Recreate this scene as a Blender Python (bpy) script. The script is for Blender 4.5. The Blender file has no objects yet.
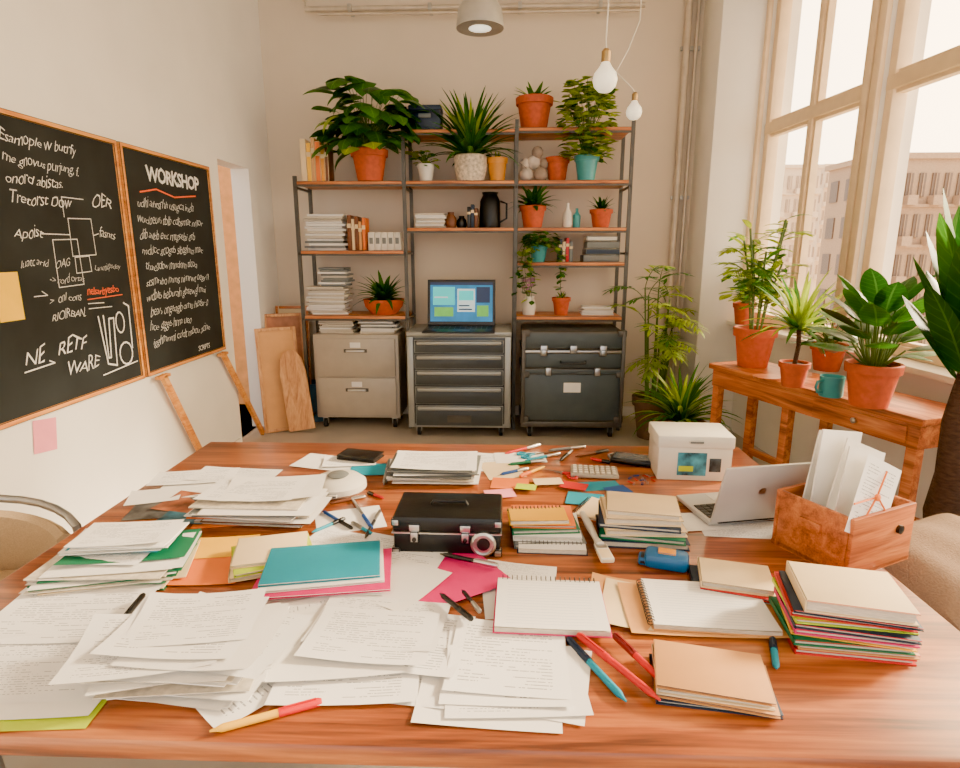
import bpy, bmesh, math, random
from math import sin, cos, pi, radians, atan2
from mathutils import Vector, Matrix
R = random.Random(7)
scene = bpy.context.scene
try:
    scene.view_settings.view_transform = 'AgX'
    scene.view_settings.look = 'AgX - Punchy'
except Exception as e:
    print(e)

# ------------------------------------------------ camera
F = 600.0
PITCH = radians(12.6); YAW = radians(1.9)
CAM = Vector((0, 0, 1.55))
RC = Matrix.Rotation(YAW, 3, 'Z') @ Matrix.Rotation(pi/2 - PITCH, 3, 'X')
cd = bpy.data.cameras.new('camera'); co = bpy.data.objects.new('camera', cd)
scene.collection.objects.link(co)
cd.sensor_width = 36; cd.lens = F/960*36; cd.clip_start = 0.02; cd.clip_end = 500
co.location = CAM; co.rotation_euler = RC.to_euler()
scene.camera = co
TZ = 0.75

def P(px, py, z=TZ):
    d = RC @ Vector(((px-480)/F, -(py-384)/F, -1))
    t = (z-CAM.z)/d.z
    return CAM + d*t
def PYp(px, py, Y):
    d = RC @ Vector(((px-480)/F, -(py-384)/F, -1))
    return CAM + d*(Y/d.y)

# ------------------------------------------------ materials
def lin(c):
    return tuple(((v/255)/12.92 if v/255 <= 0.04045 else ((v/255+0.055)/1.055)**2.4) for v in c)
MC = {}
def mat(name, rgb, rough=0.55, metal=0.0, var=0.12, scale=12, bump=0.0, emit=0, trans=0, coat=0, stretch=(1,1,1)):
    if name in MC: return MC[name]
    m = bpy.data.materials.new(name); m.use_nodes = True
    nt = m.node_tree; bs = nt.nodes['Principled BSDF']
    bs.inputs['Roughness'].default_value = rough
    bs.inputs['Metallic'].default_value = metal
    if coat: bs.inputs['Coat Weight'].default_value = coat
    tc = nt.nodes.new('ShaderNodeTexCoord'); mp = nt.nodes.new('ShaderNodeMapping')
    mp.inputs['Scale'].default_value = stretch
    nt.links.new(tc.outputs['Object'], mp.inputs[0])
    nz = nt.nodes.new('ShaderNodeTexNoise'); nz.inputs['Scale'].default_value = scale; nz.inputs['Detail'].default_value = 4
    nt.links.new(mp.outputs[0], nz.inputs['Vector'])
    cr = nt.nodes.new('ShaderNodeValToRGB')
    c = lin(rgb)
    cr.color_ramp.elements[0].position = 0.3; cr.color_ramp.elements[1].position = 0.7
    cr.color_ramp.elements[0].color = tuple(max(0, v*(1-var)) for v in c)+(1,)
    cr.color_ramp.elements[1].color = tuple(min(1, v*(1+var)) for v in c)+(1,)
    nt.links.new(nz.outputs[0], cr.inputs[0])
    nt.links.new(cr.outputs[0], bs.inputs['Base Color'])
    if emit:
        nt.links.new(cr.outputs[0], bs.inputs['Emission Color']); bs.inputs['Emission Strength'].default_value = emit
    if bump:
        bp = nt.nodes.new('ShaderNodeBump'); bp.inputs['Strength'].default_value = bump; bp.inputs['Distance'].default_value = 0.01
        nt.links.new(nz.outputs[0], bp.inputs['Height']); nt.links.new(bp.outputs[0], bs.inputs['Normal'])
    MC[name] = m
    return m

def leafmat(name, rgb, rough=.45, var=.35, trans=.3):
    m = bpy.data.materials.new(name); m.use_nodes = True
    nt = m.node_tree; N = nt.nodes.new; L = nt.links.new
    bs = nt.nodes['Principled BSDF']; bs.inputs['Roughness'].default_value = rough
    bs.inputs['Specular IOR Level'].default_value = 0.35
    def Mt(op, a, b=None, c=None):
        n = N('ShaderNodeMath'); n.operation = op
        for i, v in enumerate((a, b, c)):
            if v is None: continue
            if isinstance(v, (int, float)): n.inputs[i].default_value = v
            else: L(v, n.inputs[i])
        return n.outputs[0]
    tc = N('ShaderNodeTexCoord'); nz = N('ShaderNodeTexNoise'); nz.inputs['Scale'].default_value = 7; nz.inputs['Detail'].default_value = 5
    L(tc.outputs['Object'], nz.inputs['Vector'])
    cr = N('ShaderNodeValToRGB'); c = lin(rgb)
    cr.color_ramp.elements[0].position = .32; cr.color_ramp.elements[1].position = .68
    cr.color_ramp.elements[0].color = tuple(v*(1-var) for v in c)+(1,)
    cr.color_ramp.elements[1].color = (min(1, c[0]*(1+var*1.5)), min(1, c[1]*(1+var)), c[2], 1)
    L(nz.outputs[0], cr.inputs[0])
    sx = N('ShaderNodeSeparateXYZ'); L(tc.outputs['UV'], sx.inputs[0])
    au = Mt('ABSOLUTE', Mt('SUBTRACT', sx.outputs[0], .5))
    rib = Mt('LESS_THAN', au, .035)
    vein = Mt('LESS_THAN', Mt('FRACT', Mt('SUBTRACT', Mt('MULTIPLY', sx.outputs[1], 9), Mt('MULTIPLY', au, 3))), .14)
    f = Mt('MULTIPLY', Mt('MAXIMUM', rib, Mt('MULTIPLY', vein, .45)), .5)
    mx = N('ShaderNodeMix'); mx.data_type = 'RGBA'; L(f, mx.inputs[0]); L(cr.outputs[0], mx.inputs[6])
    mx.inputs[7].default_value = (min(1, c[0]*2.2+.06), min(1, c[1]*1.9+.08), c[2]*1.6+.02, 1)
    L(mx.outputs[2], bs.inputs['Base Color'])
    bp = N('ShaderNodeBump'); bp.inputs['Strength'].default_value = .35; bp.inputs['Distance'].default_value = .003; L(f, bp.inputs['Height']); L(bp.outputs[0], bs.inputs['Normal'])
    tl = N('ShaderNodeBsdfTranslucent'); ms = N('ShaderNodeMixShader'); ms.inputs[0].default_value = trans
    hs = N('ShaderNodeHueSaturation'); hs.inputs['Value'].default_value = 1.7; L(mx.outputs[2], hs.inputs['Color'])
    L(hs.outputs[0], tl.inputs[0]); L(bs.outputs[0], ms.inputs[1]); L(tl.outputs[0], ms.inputs[2])
    L(ms.outputs[0], nt.nodes['Material Output'].inputs[0])
    MC[name] = m
    return m

def wood(name, dark, mid, light, rough=0.35, axis=0, scale=1.0, planks=0, coat=0.0):
    m = bpy.data.materials.new(name); m.use_nodes = True
    nt = m.node_tree; N = nt.nodes.new; L = nt.links.new
    bs = nt.nodes['Principled BSDF']; bs.inputs['Roughness'].default_value = rough
    bs.inputs['Coat Weight'].default_value = coat; bs.inputs['Coat Roughness'].default_value = 0.2
    tc = N('ShaderNodeTexCoord'); mp = N('ShaderNodeMapping')
    s = [9*scale]*3; s[axis] = 0.9*scale
    mp.inputs['Scale'].default_value = s
    L(tc.outputs['Object'], mp.inputs[0])
    n1 = N('ShaderNodeTexNoise'); n1.inputs['Scale'].default_value = 1.6; n1.inputs['Detail'].default_value = 8; n1.inputs['Distortion'].default_value = 1.2
    L(mp.outputs[0], n1.inputs['Vector'])
    mp2 = N('ShaderNodeMapping'); s2 = [70*scale]*3; s2[axis] = 2.5*scale; mp2.inputs['Scale'].default_value = s2
    L(tc.outputs['Object'], mp2.inputs[0])
    n2 = N('ShaderNodeTexNoise'); n2.inputs['Scale'].default_value = 1.5; n2.inputs['Detail'].default_value = 5
    L(mp2.outputs[0], n2.inputs['Vector'])
    ad = N('ShaderNodeMath'); ad.operation = 'MULTIPLY_ADD'; ad.inputs[1].default_value = 0.5
    L(n2.outputs[0], ad.inputs[0]); L(n1.outputs[0], ad.inputs[2])
    cr = N('ShaderNodeValToRGB'); e = cr.color_ramp.elements
    e[0].position = 0.54; e[0].color = lin(dark)+(1,)
    e[1].position = 0.96; e[1].color = lin(light)+(1,)
    k = e.new(0.73); k.color = lin(mid)+(1,)
    L(ad.outputs[0], cr.inputs[0])
    out = cr.outputs[0]
    if planks:
        sx = N('ShaderNodeSeparateXYZ'); L(tc.outputs['Object'], sx.inputs[0])
        mu = N('ShaderNodeMath'); mu.operation = 'MULTIPLY'; mu.inputs[1].default_value = 1/planks
        L(sx.outputs[1 if axis == 0 else 0], mu.inputs[0])
        fl = N('ShaderNodeMath'); fl.operation = 'FLOOR'; L(mu.outputs[0], fl.inputs[0])
        wn = N('ShaderNodeTexWhiteNoise'); wn.noise_dimensions = '1D'; L(fl.outputs[0], wn.inputs['W'])
        hv = N('ShaderNodeHueSaturation'); L(cr.outputs[0], hv.inputs['Color'])
        mr = N('ShaderNodeMapRange'); mr.inputs['To Min'].default_value = 0.85; mr.inputs['To Max'].default_value = 1.12
        L(wn.outputs[0], mr.inputs['Value']); L(mr.outputs[0], hv.inputs['Value'])
        out = hv.outputs[0]
    L(out, bs.inputs['Base Color'])
    bp = N('ShaderNodeBump'); bp.inputs['Strength'].default_value = 0.08; bp.inputs['Distance'].default_value = 0.004
    L(n2.outputs[0], bp.inputs['Height']); L(bp.outputs[0], bs.inputs['Normal'])
    MC[name] = m
    return m

def paper_text(name, base, ink, lines=22, cover=0.5, seed=0.0, ruled=False, mixf=0.7):
    m = bpy.data.materials.new(name); m.use_nodes = True
    nt = m.node_tree; N = nt.nodes.new; L = nt.links.new
    bs = nt.nodes['Principled BSDF']; bs.inputs['Roughness'].default_value = 0.7
    tc = N('ShaderNodeTexCoord'); sx = N('ShaderNodeSeparateXYZ'); L(tc.outputs['UV'], sx.inputs[0])
    def M(op, a, b=None, c=None):
        n = N('ShaderNodeMath'); n.operation = op
        for i, v in enumerate((a, b, c)):
            if v is None: continue
            if isinstance(v, (int, float)): n.inputs[i].default_value = v
            else: L(v, n.inputs[i])
        return n.outputs[0]
    v = M('MULTIPLY', sx.outputs[1], lines); fr = M('FRACT', v); fl = M('FLOOR', v)
    band = M('MULTIPLY', M('GREATER_THAN', fr, 0.42), M('LESS_THAN', fr, 0.70 if not ruled else 0.52))
    cb = N('ShaderNodeCombineXYZ'); L(M('MULTIPLY', sx.outputs[0], 44), cb.inputs[0]); L(M('MULTIPLY_ADD', fl, 3.7, seed), cb.inputs[1])
    nz = N('ShaderNodeTexNoise'); nz.inputs['Scale'].default_value = 1.0; nz.inputs['Detail'].default_value = 2; L(cb.outputs[0], nz.inputs['Vector'])
    words = M('GREATER_THAN', nz.outputs[0], 1-cover-0.06)
    cb2 = N('ShaderNodeCombineXYZ'); L(M('MULTIPLY_ADD', fl, 0.41, seed*1.3), cb2.inputs[1]); L(M('MULTIPLY', sx.outputs[0], 1.5), cb2.inputs[0])
    nz2 = N('ShaderNodeTexNoise'); nz2.inputs['Scale'].default_value = 1.0; L(cb2.outputs[0], nz2.inputs['Vector'])
    para = M('GREATER_THAN', nz2.outputs[0], 0.48)
    mg = M('MULTIPLY', M('GREATER_THAN', sx.outputs[0], 0.1), M('LESS_THAN', sx.outputs[0], 0.88))
    mg = M('MULTIPLY', mg, M('MULTIPLY', M('GREATER_THAN', sx.outputs[1], 0.08), M('LESS_THAN', sx.outputs[1], 0.93)))
    if ruled: f = M('MULTIPLY', band, mg)
    else: f = M('MULTIPLY', M('MULTIPLY', band, words), M('MULTIPLY', para, mg))
    mx = N('ShaderNodeMix'); mx.data_type = 'RGBA'
    L(M('MULTIPLY', f, mixf), mx.inputs[0]); mx.inputs[6].default_value = lin(base)+(1,); mx.inputs[7].default_value = lin(ink)+(1,)
    L(mx.outputs[2], bs.inputs['Base Color'])
    MC[name] = m
    return m

WHITE = (234, 232, 228)
paperA = paper_text('paper_printed_a', WHITE, (96, 96, 104), 24, 0.5, 1.0)
paperB = paper_text('paper_printed_b', (228, 226, 222), (96, 96, 104), 30, 0.45, 9.0)
paperC = paper_text('paper_ruled', (232, 230, 224), (130, 145, 175), 18, 0.5, 4.0, True, 0.55)
paperW = mat('paper_plain', (231, 228, 222), 0.7, var=0.03)
paperE = mat('paper_edges', (204, 194, 176), 0.8, var=0.2, scale=60, stretch=(1, 1, 14))
cream = mat('paper_cream', (226, 202, 158), 0.7, var=0.04)
tan = mat('folder_tan', (208, 152, 90), 0.6, var=0.05)
orange_p = mat('paper_orange', (224, 114, 30), 0.6, var=0.04)
yellow_p = mat('paper_yellow', (238, 180, 20), 0.6, var=0.04)
teal_p = mat('folder_teal', (0, 140, 166), 0.5, var=0.05)
mag_p = mat('folder_magenta', (208, 12, 104), 0.5, var=0.05)
green_p = mat('folder_green', (8, 108, 72), 0.5, var=0.05)
lime_p = mat('folder_lime', (178, 200, 14), 0.5, var=0.05)
pink_p = mat('note_pink', (240, 146, 162), 0.6, var=0.03)
red_p = mat('cover_red', (196, 14, 18), 0.45)
blue_p = mat('cover_blue', (8, 70, 142), 0.45)
navy_p = mat('cover_navy', (22, 42, 66), 0.45)
grey_p = mat('cover_grey', (112, 116, 114), 0.5)
brown_p = mat('cover_brown', (110, 60, 30), 0.5)
black = mat('black_plastic', (12, 12, 14), 0.35)
blackm = mat('black_metal', (20, 23, 26), 0.35, 0.3, bump=0.05, scale=60)
steel = mat('steel', (190, 190, 188), 0.28, 1.0, var=0.05)
darksteel = mat('shelf_steel', (84, 81, 76), 0.45, 0.5)
rubber = mat('caster_rubber', (30, 30, 32), 0.7)
terra = mat('terracotta', (188, 80, 38), 0.75, var=0.15, bump=0.1, scale=30)
soil = mat('soil', (46, 32, 22), 0.95, var=0.4, bump=0.6, scale=60)
wpot = mat('white_ceramic', (222, 216, 202), 0.3, var=0.04)
ypot = mat('yellow_ceramic', (222, 146, 22), 0.4)
tpot = mat('teal_ceramic', (54, 144, 146), 0.35)
lg1 = leafmat('leaf_green', (52, 106, 26), .45, .35, .3)
lg2 = leafmat('leaf_dark', (28, 76, 24), .42, .3, .22)
lg3 = leafmat('leaf_light', (134, 160, 34), .5, .25, .38)
stemg = mat('stem_green', (80, 104, 38), 0.6)
bark = mat('bark', (66, 46, 34), 0.9, var=0.4, bump=0.8, scale=40, stretch=(1, 1, 3))
table_w = wood('table_wood', (84, 38, 14), (146, 74, 30), (192, 114, 54), 0.28, 0, 1.0, 0.16, coat=0.35)
bench_w = wood('bench_wood', (124, 58, 20), (182, 94, 36), (212, 132, 64), 0.4, 1, 1.3)
shelf_w = wood('shelf_wood', (136, 74, 30), (188, 110, 50), (212, 140, 76), 0.45, 0, 1.5)
pale_w = wood('pale_wood', (164, 104, 58), (198, 142, 86), (220, 168, 112), 0.5, 2, 1.5)
frame_w = wood('board_frame_wood', (190, 112, 42), (220, 144, 62), (236, 172, 92), 0.5, 1, 1.5)
box_w = wood('box_wood', (132, 66, 26), (176, 96, 42), (202, 124, 64), 0.4, 0, 2)
wall_m = mat('wall_plaster', (236, 231, 222), 0.9, var=0.03, scale=3, bump=0.03)
wallb_m = mat('wall_plaster_back', (218, 203, 182), 0.9, var=0.05, scale=1.2, bump=0.03)
floor_m = mat('floor_concrete', (168, 160, 148), 0.5, var=0.12, scale=2.2, bump=0.04)
ceil_m = mat('ceiling_plaster', (236, 230, 220), 0.9, var=0.02)
wf_m = mat('window_frame_paint', (234, 208, 170), 0.5, var=0.05)
chalk = mat('chalk_white', (226, 226, 222), 0.95, var=0.2, scale=90)
chalk_o = mat('chalk_orange', (234, 100, 42), 0.95, var=0.15, scale=90)
fabric = mat('beige_fabric', (172, 148, 114), 0.95, var=0.12, bump=0.3, scale=220)
sack = mat('taupe_fabric', (134, 110, 86), 0.95, var=0.15, bump=0.4, scale=160)

# ------------------------------------------------ builder
class B:
    def __init__(s):
        s.bm = bmesh.new(); s.uv = s.bm.loops.layers.uv.new('UVMap'); s.mats = []; s.X = Matrix.Identity(4)
    def mi(s, m):
        if m not in s.mats: s.mats.append(m)
        return s.mats.index(m)
    def add(s, vs, fs, m, uvs=None, M=None):
        T_ = s.X @ M if M is not None else s.X
        bv = [s.bm.verts.new(T_ @ Vector(v)) for v in vs]
        k = s.mi(m); out = []
        for f in fs:
            try: fc = s.bm.faces.new([bv[i] for i in f])
            except ValueError: continue
            fc.material_index = k; fc.smooth = True
            if uvs:
                for lp, i in zip(fc.loops, f): lp[s.uv].uv = uvs[i]
            out.append(fc)
        return bv, out
    def box(s, sz, loc, m, rz=0, bev=0, rx=0, ry=0, top=1.0):
        x, y, z = [v/2 for v in sz]; t = top
        M = Matrix.Translation(loc) @ Matrix.Rotation(rz, 4, 'Z') @ Matrix.Rotation(ry, 4, 'Y') @ Matrix.Rotation(rx, 4, 'X')
        vs = [(-x, -y, -z), (x, -y, -z), (x, y, -z), (-x, y, -z), (-x*t, -y*t, z), (x*t, -y*t, z), (x*t, y*t, z), (-x*t, y*t, z)]
        uv = [(0, 0), (1, 0), (1, 1), (0, 1)]*2
        bv, fc = s.add(vs, [(3, 2, 1, 0), (4, 5, 6, 7), (0, 1, 5, 4), (1, 2, 6, 5), (2, 3, 7, 6), (3, 0, 4, 7)], m, uv, M)
        if bev:
            es = list({e for f in fc for e in f.edges})
            bmesh.ops.bevel(s.bm, geom=es, offset=min(bev, min(sz)*0.45), segments=2, affect='EDGES', profile=0.5)
    def lathe(s, prof, loc, m, seg=28, M=None):
        T_ = Matrix.Translation(loc) @ (M if M is not None else Matrix.Identity(4))
        vs = []; fs = []
        for r, z in prof:
            for i in range(seg):
                a = 2*pi*i/seg; vs.append((max(r, 1e-4)*cos(a), max(r, 1e-4)*sin(a), z))
        for j in range(len(prof)-1):
            for i in range(seg):
                a = j*seg+i; b = j*seg+(i+1) % seg
                fs.append((a, b, b+seg, a+seg))
        n = len(prof)
        fs.append(tuple(range(seg-1, -1, -1))); fs.append(tuple((n-1)*seg+i for i in range(seg)))
        s.add(vs, fs, m, None, T_)
    def tube(s, pts, r, m, seg=8):
        pts = [Vector(p) for p in pts]; n = len(pts)
        rr = r if isinstance(r, (list, tuple)) else [r]*n
        vs = []; fs = []; prev = None
        for i, p in enumerate(pts):
            d = (pts[min(i+1, n-1)]-pts[max(i-1, 0)])
            if d.length < 1e-9: d = Vector((0, 0, 1))
            d.normalize()
            if prev is None:
                u = d.orthogonal().normalized()
            else:
                u = prev - d*prev.dot(d)
                u = u.normalized() if u.length > 1e-6 else d.orthogonal().normalized()
            prev = u; w = d.cross(u)
            for k in range(seg):
                a = 2*pi*k/seg; vs.append(p+(u*cos(a)+w*sin(a))*rr[i])
        for j in range(n-1):
            for i in range(seg):
                a = j*seg+i; b = j*seg+(i+1) % seg; fs.append((a, b, b+seg, a+seg))
        fs.append(tuple(range(seg-1, -1, -1))); fs.append(tuple((n-1)*seg+i for i in range(seg)))
        s.add(vs, fs, m)
    def sheet(s, w, d, loc, rz, m, curl=0.0, n=5, seed=None):
        vs = []; uv = []; fs = []
        c = [curl*R.random() for _ in range(4)]
        for j in range(n+1):
            for i in range(n+1):
                u = i/n; v = j/n
                z = c[0]*max(0, 1-u-v)**2 + c[1]*max(0, u-v)**3 + c[2]*max(0, u+v-1)**2*0.7 + c[3]*max(0, v-u)**3
                vs.append(((u-.5)*w, (v-.5)*d, z)); uv.append((u, v))
        for j in range(n):
            for i in range(n):
                a = j*(n+1)+i; fs.append((a, a+1, a+n+2, a+n+1))
        s.add(vs, fs, m, uv, Matrix.Translation(loc) @ Matrix.Rotation(rz, 4, 'Z'))
    def quad(s, w, h, M, m):
        s.add([(-w/2, -h/2, 0), (w/2, -h/2, 0), (w/2, h/2, 0), (-w/2, h/2, 0)], [(0, 1, 2, 3)], m, [(0, 0), (1, 0), (1, 1), (0, 1)], M)
    def leaf(s, p, az, el, L, W, droop, m, n=6, shape=0, fold=0.22):
        pos = Vector(p); vs = []; fs = []; uv = []
        side = Vector((-sin(az), cos(az), 0))
        tw = R.uniform(-.25, .25)
        for i in range(n+1):
            t = i/n; e = el-droop*t
            d = Vector((cos(e)*cos(az), cos(e)*sin(az), sin(e))); up = d.cross(side)*-1
            sd_ = side*cos(tw*t)+up*sin(tw*t)
            if shape == 0: w = max(0.03, sin(pi*min(1, t**0.8))**0.75)
            elif shape == 1: w = max(0.03, min(1, t*5+0.35)*(1-t)**0.6)
            else: w = max(0.03, sin(pi*t**0.85)**0.65)
            w *= W/2
            vs += [pos-sd_*w+up*w*fold, pos.copy(), pos+sd_*w+up*w*fold]
            uv += [(0, t), (.5, t), (1, t)]
            pos += d*(L/n)
        for i in range(n):
            a = i*3; fs += [(a, a+1, a+4, a+3), (a+1, a+2, a+5, a+4)]
        s.add(vs, fs, m, uv)
    def text(s, body, size, M, m, shear=0.2, bold=0.0, jitter=0.0, ph=0.0):
        cu = bpy.data.curves.new('tmp', 'FONT'); cu.body = body; cu.size = size; cu.shear = shear; cu.offset = bold; cu.resolution_u = 2
        cu.space_character = 0.88
        ob = bpy.data.objects.new('tmp', cu); scene.collection.objects.link(ob)
        bpy.context.view_layer.update()
        me = bpy.data.meshes.new_from_object(ob.evaluated_get(bpy.context.evaluated_depsgraph_get()))
        vs = []
        for v in me.vertices:
            c = v.co
            vs.append((c.x+jitter*.5*sin(c.x*61+ph), c.y*(1+jitter*34*sin(c.x*47+ph))+jitter*sin(c.x*37+c.y*20+ph)+jitter*0.6*sin(c.x*91+ph), 0))
        s.add(vs, [tuple(p.vertices) for p in me.polygons], m, None, M)
        bpy.data.objects.remove(ob); bpy.data.curves.remove(cu); bpy.data.meshes.remove(me)
    def done(s, name, loc=(0, 0, 0), rz=0.0, recalc=True):
        if recalc: bmesh.ops.recalc_face_normals(s.bm, faces=s.bm.faces)
        me = bpy.data.meshes.new(name); s.bm.to_mesh(me); s.bm.free()
        for m in s.mats: me.materials.append(m)
        try: me.set_sharp_from_angle(angle=radians(38))
        except Exception: pass
        ob = bpy.data.objects.new(name, me); scene.collection.objects.link(ob)
        ob.location = loc; ob.rotation_euler = (0, 0, rz)
        return ob

# ------------------------------------------------ room shell
XL = -2.07; YB = 5.6; CH = 3.8
b = B(); b.box((7.2, 8.4, 0.1), (0.6, 1.9, -0.05), floor_m); b.done('floor')
b = B(); b.box((7.2, 8.4, 0.1), (0.6, 1.9, CH+0.05), ceil_m); b.done('ceiling')
b = B(); b.box((4.6, 0.15, CH), (0.1, YB+0.075, CH/2), wallb_m); b.done('wall_back')
b = B()
b.box((0.15, 6.56, CH), (XL-0.075, -2.0+3.28, CH/2), wall_m)
b.box((0.15, 0.48, CH), (XL-0.075, 5.36, CH/2), wall_m)
b.box((0.15, 0.56, CH-2.2), (XL-0.075, 4.84, 2.2+(CH-2.2)/2), wall_m)
b.done('wall_left')
hall_m = mat('hall_wall', (226, 178, 124), 0.9)
b = B()
b.box((0.1, 2.2, 3.0), (XL-1.3, 4.9, 1.5), hall_m)
b.box((1.2, 0.1, 3.0), (XL-0.75, 5.95, 1.5), hall_m)
b.done('wall_hallway')
b = B(); b.box((1.3, 2.2, 0.1), (XL-0.75, 4.9, -0.05), floor_m); b.done('floor_hallway')
b = B(); b.box((0.02, 6.5, 0.09), (XL+0.01, 1.25, 0.045), wall_m); b.done('baseboard_left')
b = B(); b.box((3.7, 0.02, 0.09), (-0.2, YB-0.01, 0.045), wall_m); b.done('baseboard_back')
b = B(); b.box((0.36, 0.46, CH), (1.86, 5.37, CH/2), wall_m, bev=0.01); b.done('wall_column')
WA = atan2(-1, 0.087); WO = Vector((2.0, YB, 0))
SILL = 0.95; WT = 3.45
wins = [(0.5, 1.70), (1.84, 4.1), (4.24, 6.4)]
b = B()
b.box((7.6, 0.22, SILL-0.02), (3.8, 0.11, (SILL-0.02)/2), wall_m)
b.box((7.6, 0.22, CH-WT), (3.8, 0.11, WT+(CH-WT)/2), wall_m)
ed = [0.0]+[v for w in wins for v in w]+[7.6]
for i in range(0, len(ed), 2):
    b.box((ed[i+1]-ed[i], 0.22, WT-SILL+0.02), ((ed[i]+ed[i+1])/2, 0.11, (WT+SILL-0.02)/2), wall_m)
b.done('wall_right', WO, WA)
b = B(); b.box((7.0, 0.2, 0.035), (3.7, -0.02, SILL+0.0), wall_m, bev=0.006); b.done('trim_1', WO, WA)
glass = bpy.data.materials.new('window_glass'); glass.use_nodes = True
nt = glass.node_tree; nt.nodes.remove(nt.nodes['Principled BSDF'])
tr = nt.nodes.new('ShaderNodeBsdfTransparent'); gl = nt.nodes.new('ShaderNodeBsdfGlossy'); gl.inputs['Roughness'].default_value = 0.02
ms = nt.nodes.new('ShaderNodeMixShader'); ms.inputs[0].default_value = 0.05
nt.links.new(tr.outputs[0], ms.inputs[1]); nt.links.new(gl.outputs[0], ms.inputs[2]); nt.links.new(ms.outputs[0], nt.nodes['Material Output'].inputs[0])
for wi, (a, c) in enumerate(wins):
    b = B(); y = 0.07; fw = 0.06
    z0 = SILL+0.02; z1 = WT
    zt = 2.47
    for x in (a+fw/2, c-fw/2): b.box((fw, 0.09, z1-z0), (x, y, (z0+z1)/2), wf_m, bev=0.006)
    for z in (z0+fw/2, z1-fw/2, ): b.box((c-a, 0.085, fw), ((a+c)/2, y, z), wf_m, bev=0.006)
    b.box((c-a, 0.1, 0.08), ((a+c)/2, y, zt), wf_m, bev=0.008)
    n = 2 if c-a < 1.5 else 3
    for k in range(1, n):
        b.box((0.05, 0.08, z1-z0), (a+(c-a)*k/n, y, (z0+z1)/2), wf_m, bev=0.006)
    for k in range(n):
        xa = a+(c-a)*k/n; xb = a+(c-a)*(k+1)/n
        for (za, zb) in ((z0+fw, zt-0.04), (zt+0.04, z1-fw)):
            for x in (xa+0.04, xb-0.04): b.box((0.022, 0.05, zb-za), (x, y, (za+zb)/2), wf_m)
            for z in (za+0.011, zb-0.011): b.box((xb-xa-0.09, 0.05, 0.022), ((xa+xb)/2, y, z), wf_m)
    b.add([(a, y, z0), (c, y, z0), (c, y, z1), (a, y, z1)], [(0, 1, 2, 3)], glass)
    b.done('window_%d' % (wi+1), WO, WA)
    b = B()
    for x in (a-0.03, c+0.03): b.box((0.06, 0.03, z1-z0+0.1), (x, -0.015, (z0+z1)/2+0.03), wf_m, bev=0.004)
    b.done('trim_%d' % (wi+2), WO, WA)

# ------------------------------------------------ outside
bl_m = mat('building_render', (180, 148, 118), 0.9); bl2 = mat('building_pale', (220, 194, 164), 0.9)  # outdoor haze mixed into the wall colours, palest on the far blocks
bw_m = mat('building_window', (116, 94, 76), 0.5); bw2 = mat('building_window_pale', (176, 150, 124), 0.5)  # window colours lightened for the same painted haze
def building(px0, px1, Y, ztop, m, wm, floors, cols, dep=8):
    x0 = PYp(px0, 250, Y).x; x1 = PYp(px1, 250, Y).x; zb = -9.0
    b = B(); W = x1-x0; H = ztop-zb
    b.box((W, dep, H), (W/2, dep/2, zb+H/2), m)
    b.box((W+0.4, dep+0.4, 0.3), (W/2, dep/2, ztop+0.15), m)
    fh = 2.1
    for f in range(floors):
        z = ztop-1.3-f*fh
        for c in range(cols):
            x = (c+.5)*W/cols
            b.box((W/cols*0.5, 0.1, 1.2), (x, -0.03, z), wm)
            b.box((W/cols*0.05, 0.16, 1.2), (x, -0.05, z), m)
            if c % 2 == 0: b.box((W/cols*0.8, 0.5, 0.5), (x, -0.3, z-.8), m)
        b.box((W, 0.25, 0.15), (W/2, -0.1, z-1.05), m)
        for c in range(int(dep/1.6)):
            b.box((0.1, 0.8, 1.2), (-0.03, 0.9+c*1.6, z), wm)
    b.done('apartment_building', (x0, Y, 0))
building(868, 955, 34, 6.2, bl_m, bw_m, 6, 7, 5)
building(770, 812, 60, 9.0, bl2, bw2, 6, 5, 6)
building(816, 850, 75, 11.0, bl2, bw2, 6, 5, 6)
b = B(); b.box((160, 160, 0.2), (70, 60, -9.1), mat('street', (190, 178, 160), 0.9)); b.done('ground_street')

# ------------------------------------------------ world + lights
w = bpy.data.worlds.new('world'); scene.world = w; w.use_nodes = True
nt = w.node_tree; bg = nt.nodes['Background']
tc = nt.nodes.new('ShaderNodeTexCoord'); sun_dir = Vector((0.86, 0.34, 0.42)).normalized()
dt = nt.nodes.new('ShaderNodeVectorMath'); dt.operation = 'DOT_PRODUCT'; dt.inputs[1].default_value = sun_dir
nt.links.new(tc.outputs['Generated'], dt.inputs[0])
cr = nt.nodes.new('ShaderNodeValToRGB'); e = cr.color_ramp.elements
e[0].position = 0.0; e[0].color = (0.64, 0.62, 0.60, 1); e[1].position = 1.0; e[1].color = (4.2, 2.9, 1.5, 1)
k = e.new(0.6); k.color = (1.75, 1.46, 1.10, 1)
nt.links.new(dt.outputs['Value'], cr.inputs[0]); nt.links.new(cr.outputs[0], bg.inputs[0])
bg.inputs[1].default_value = 6.0
sd = bpy.data.lights.new('sun', 'SUN'); so = bpy.data.objects.new('sun', sd); scene.collection.objects.link(so)
sd.energy = 26.0; sd.angle = radians(9); sd.color = (1.0, 0.80, 0.54)
so.rotation_euler = (-sun_dir).to_track_quat('-Z', 'Y').to_euler(); so.location = (6, 6, 6)

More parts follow.
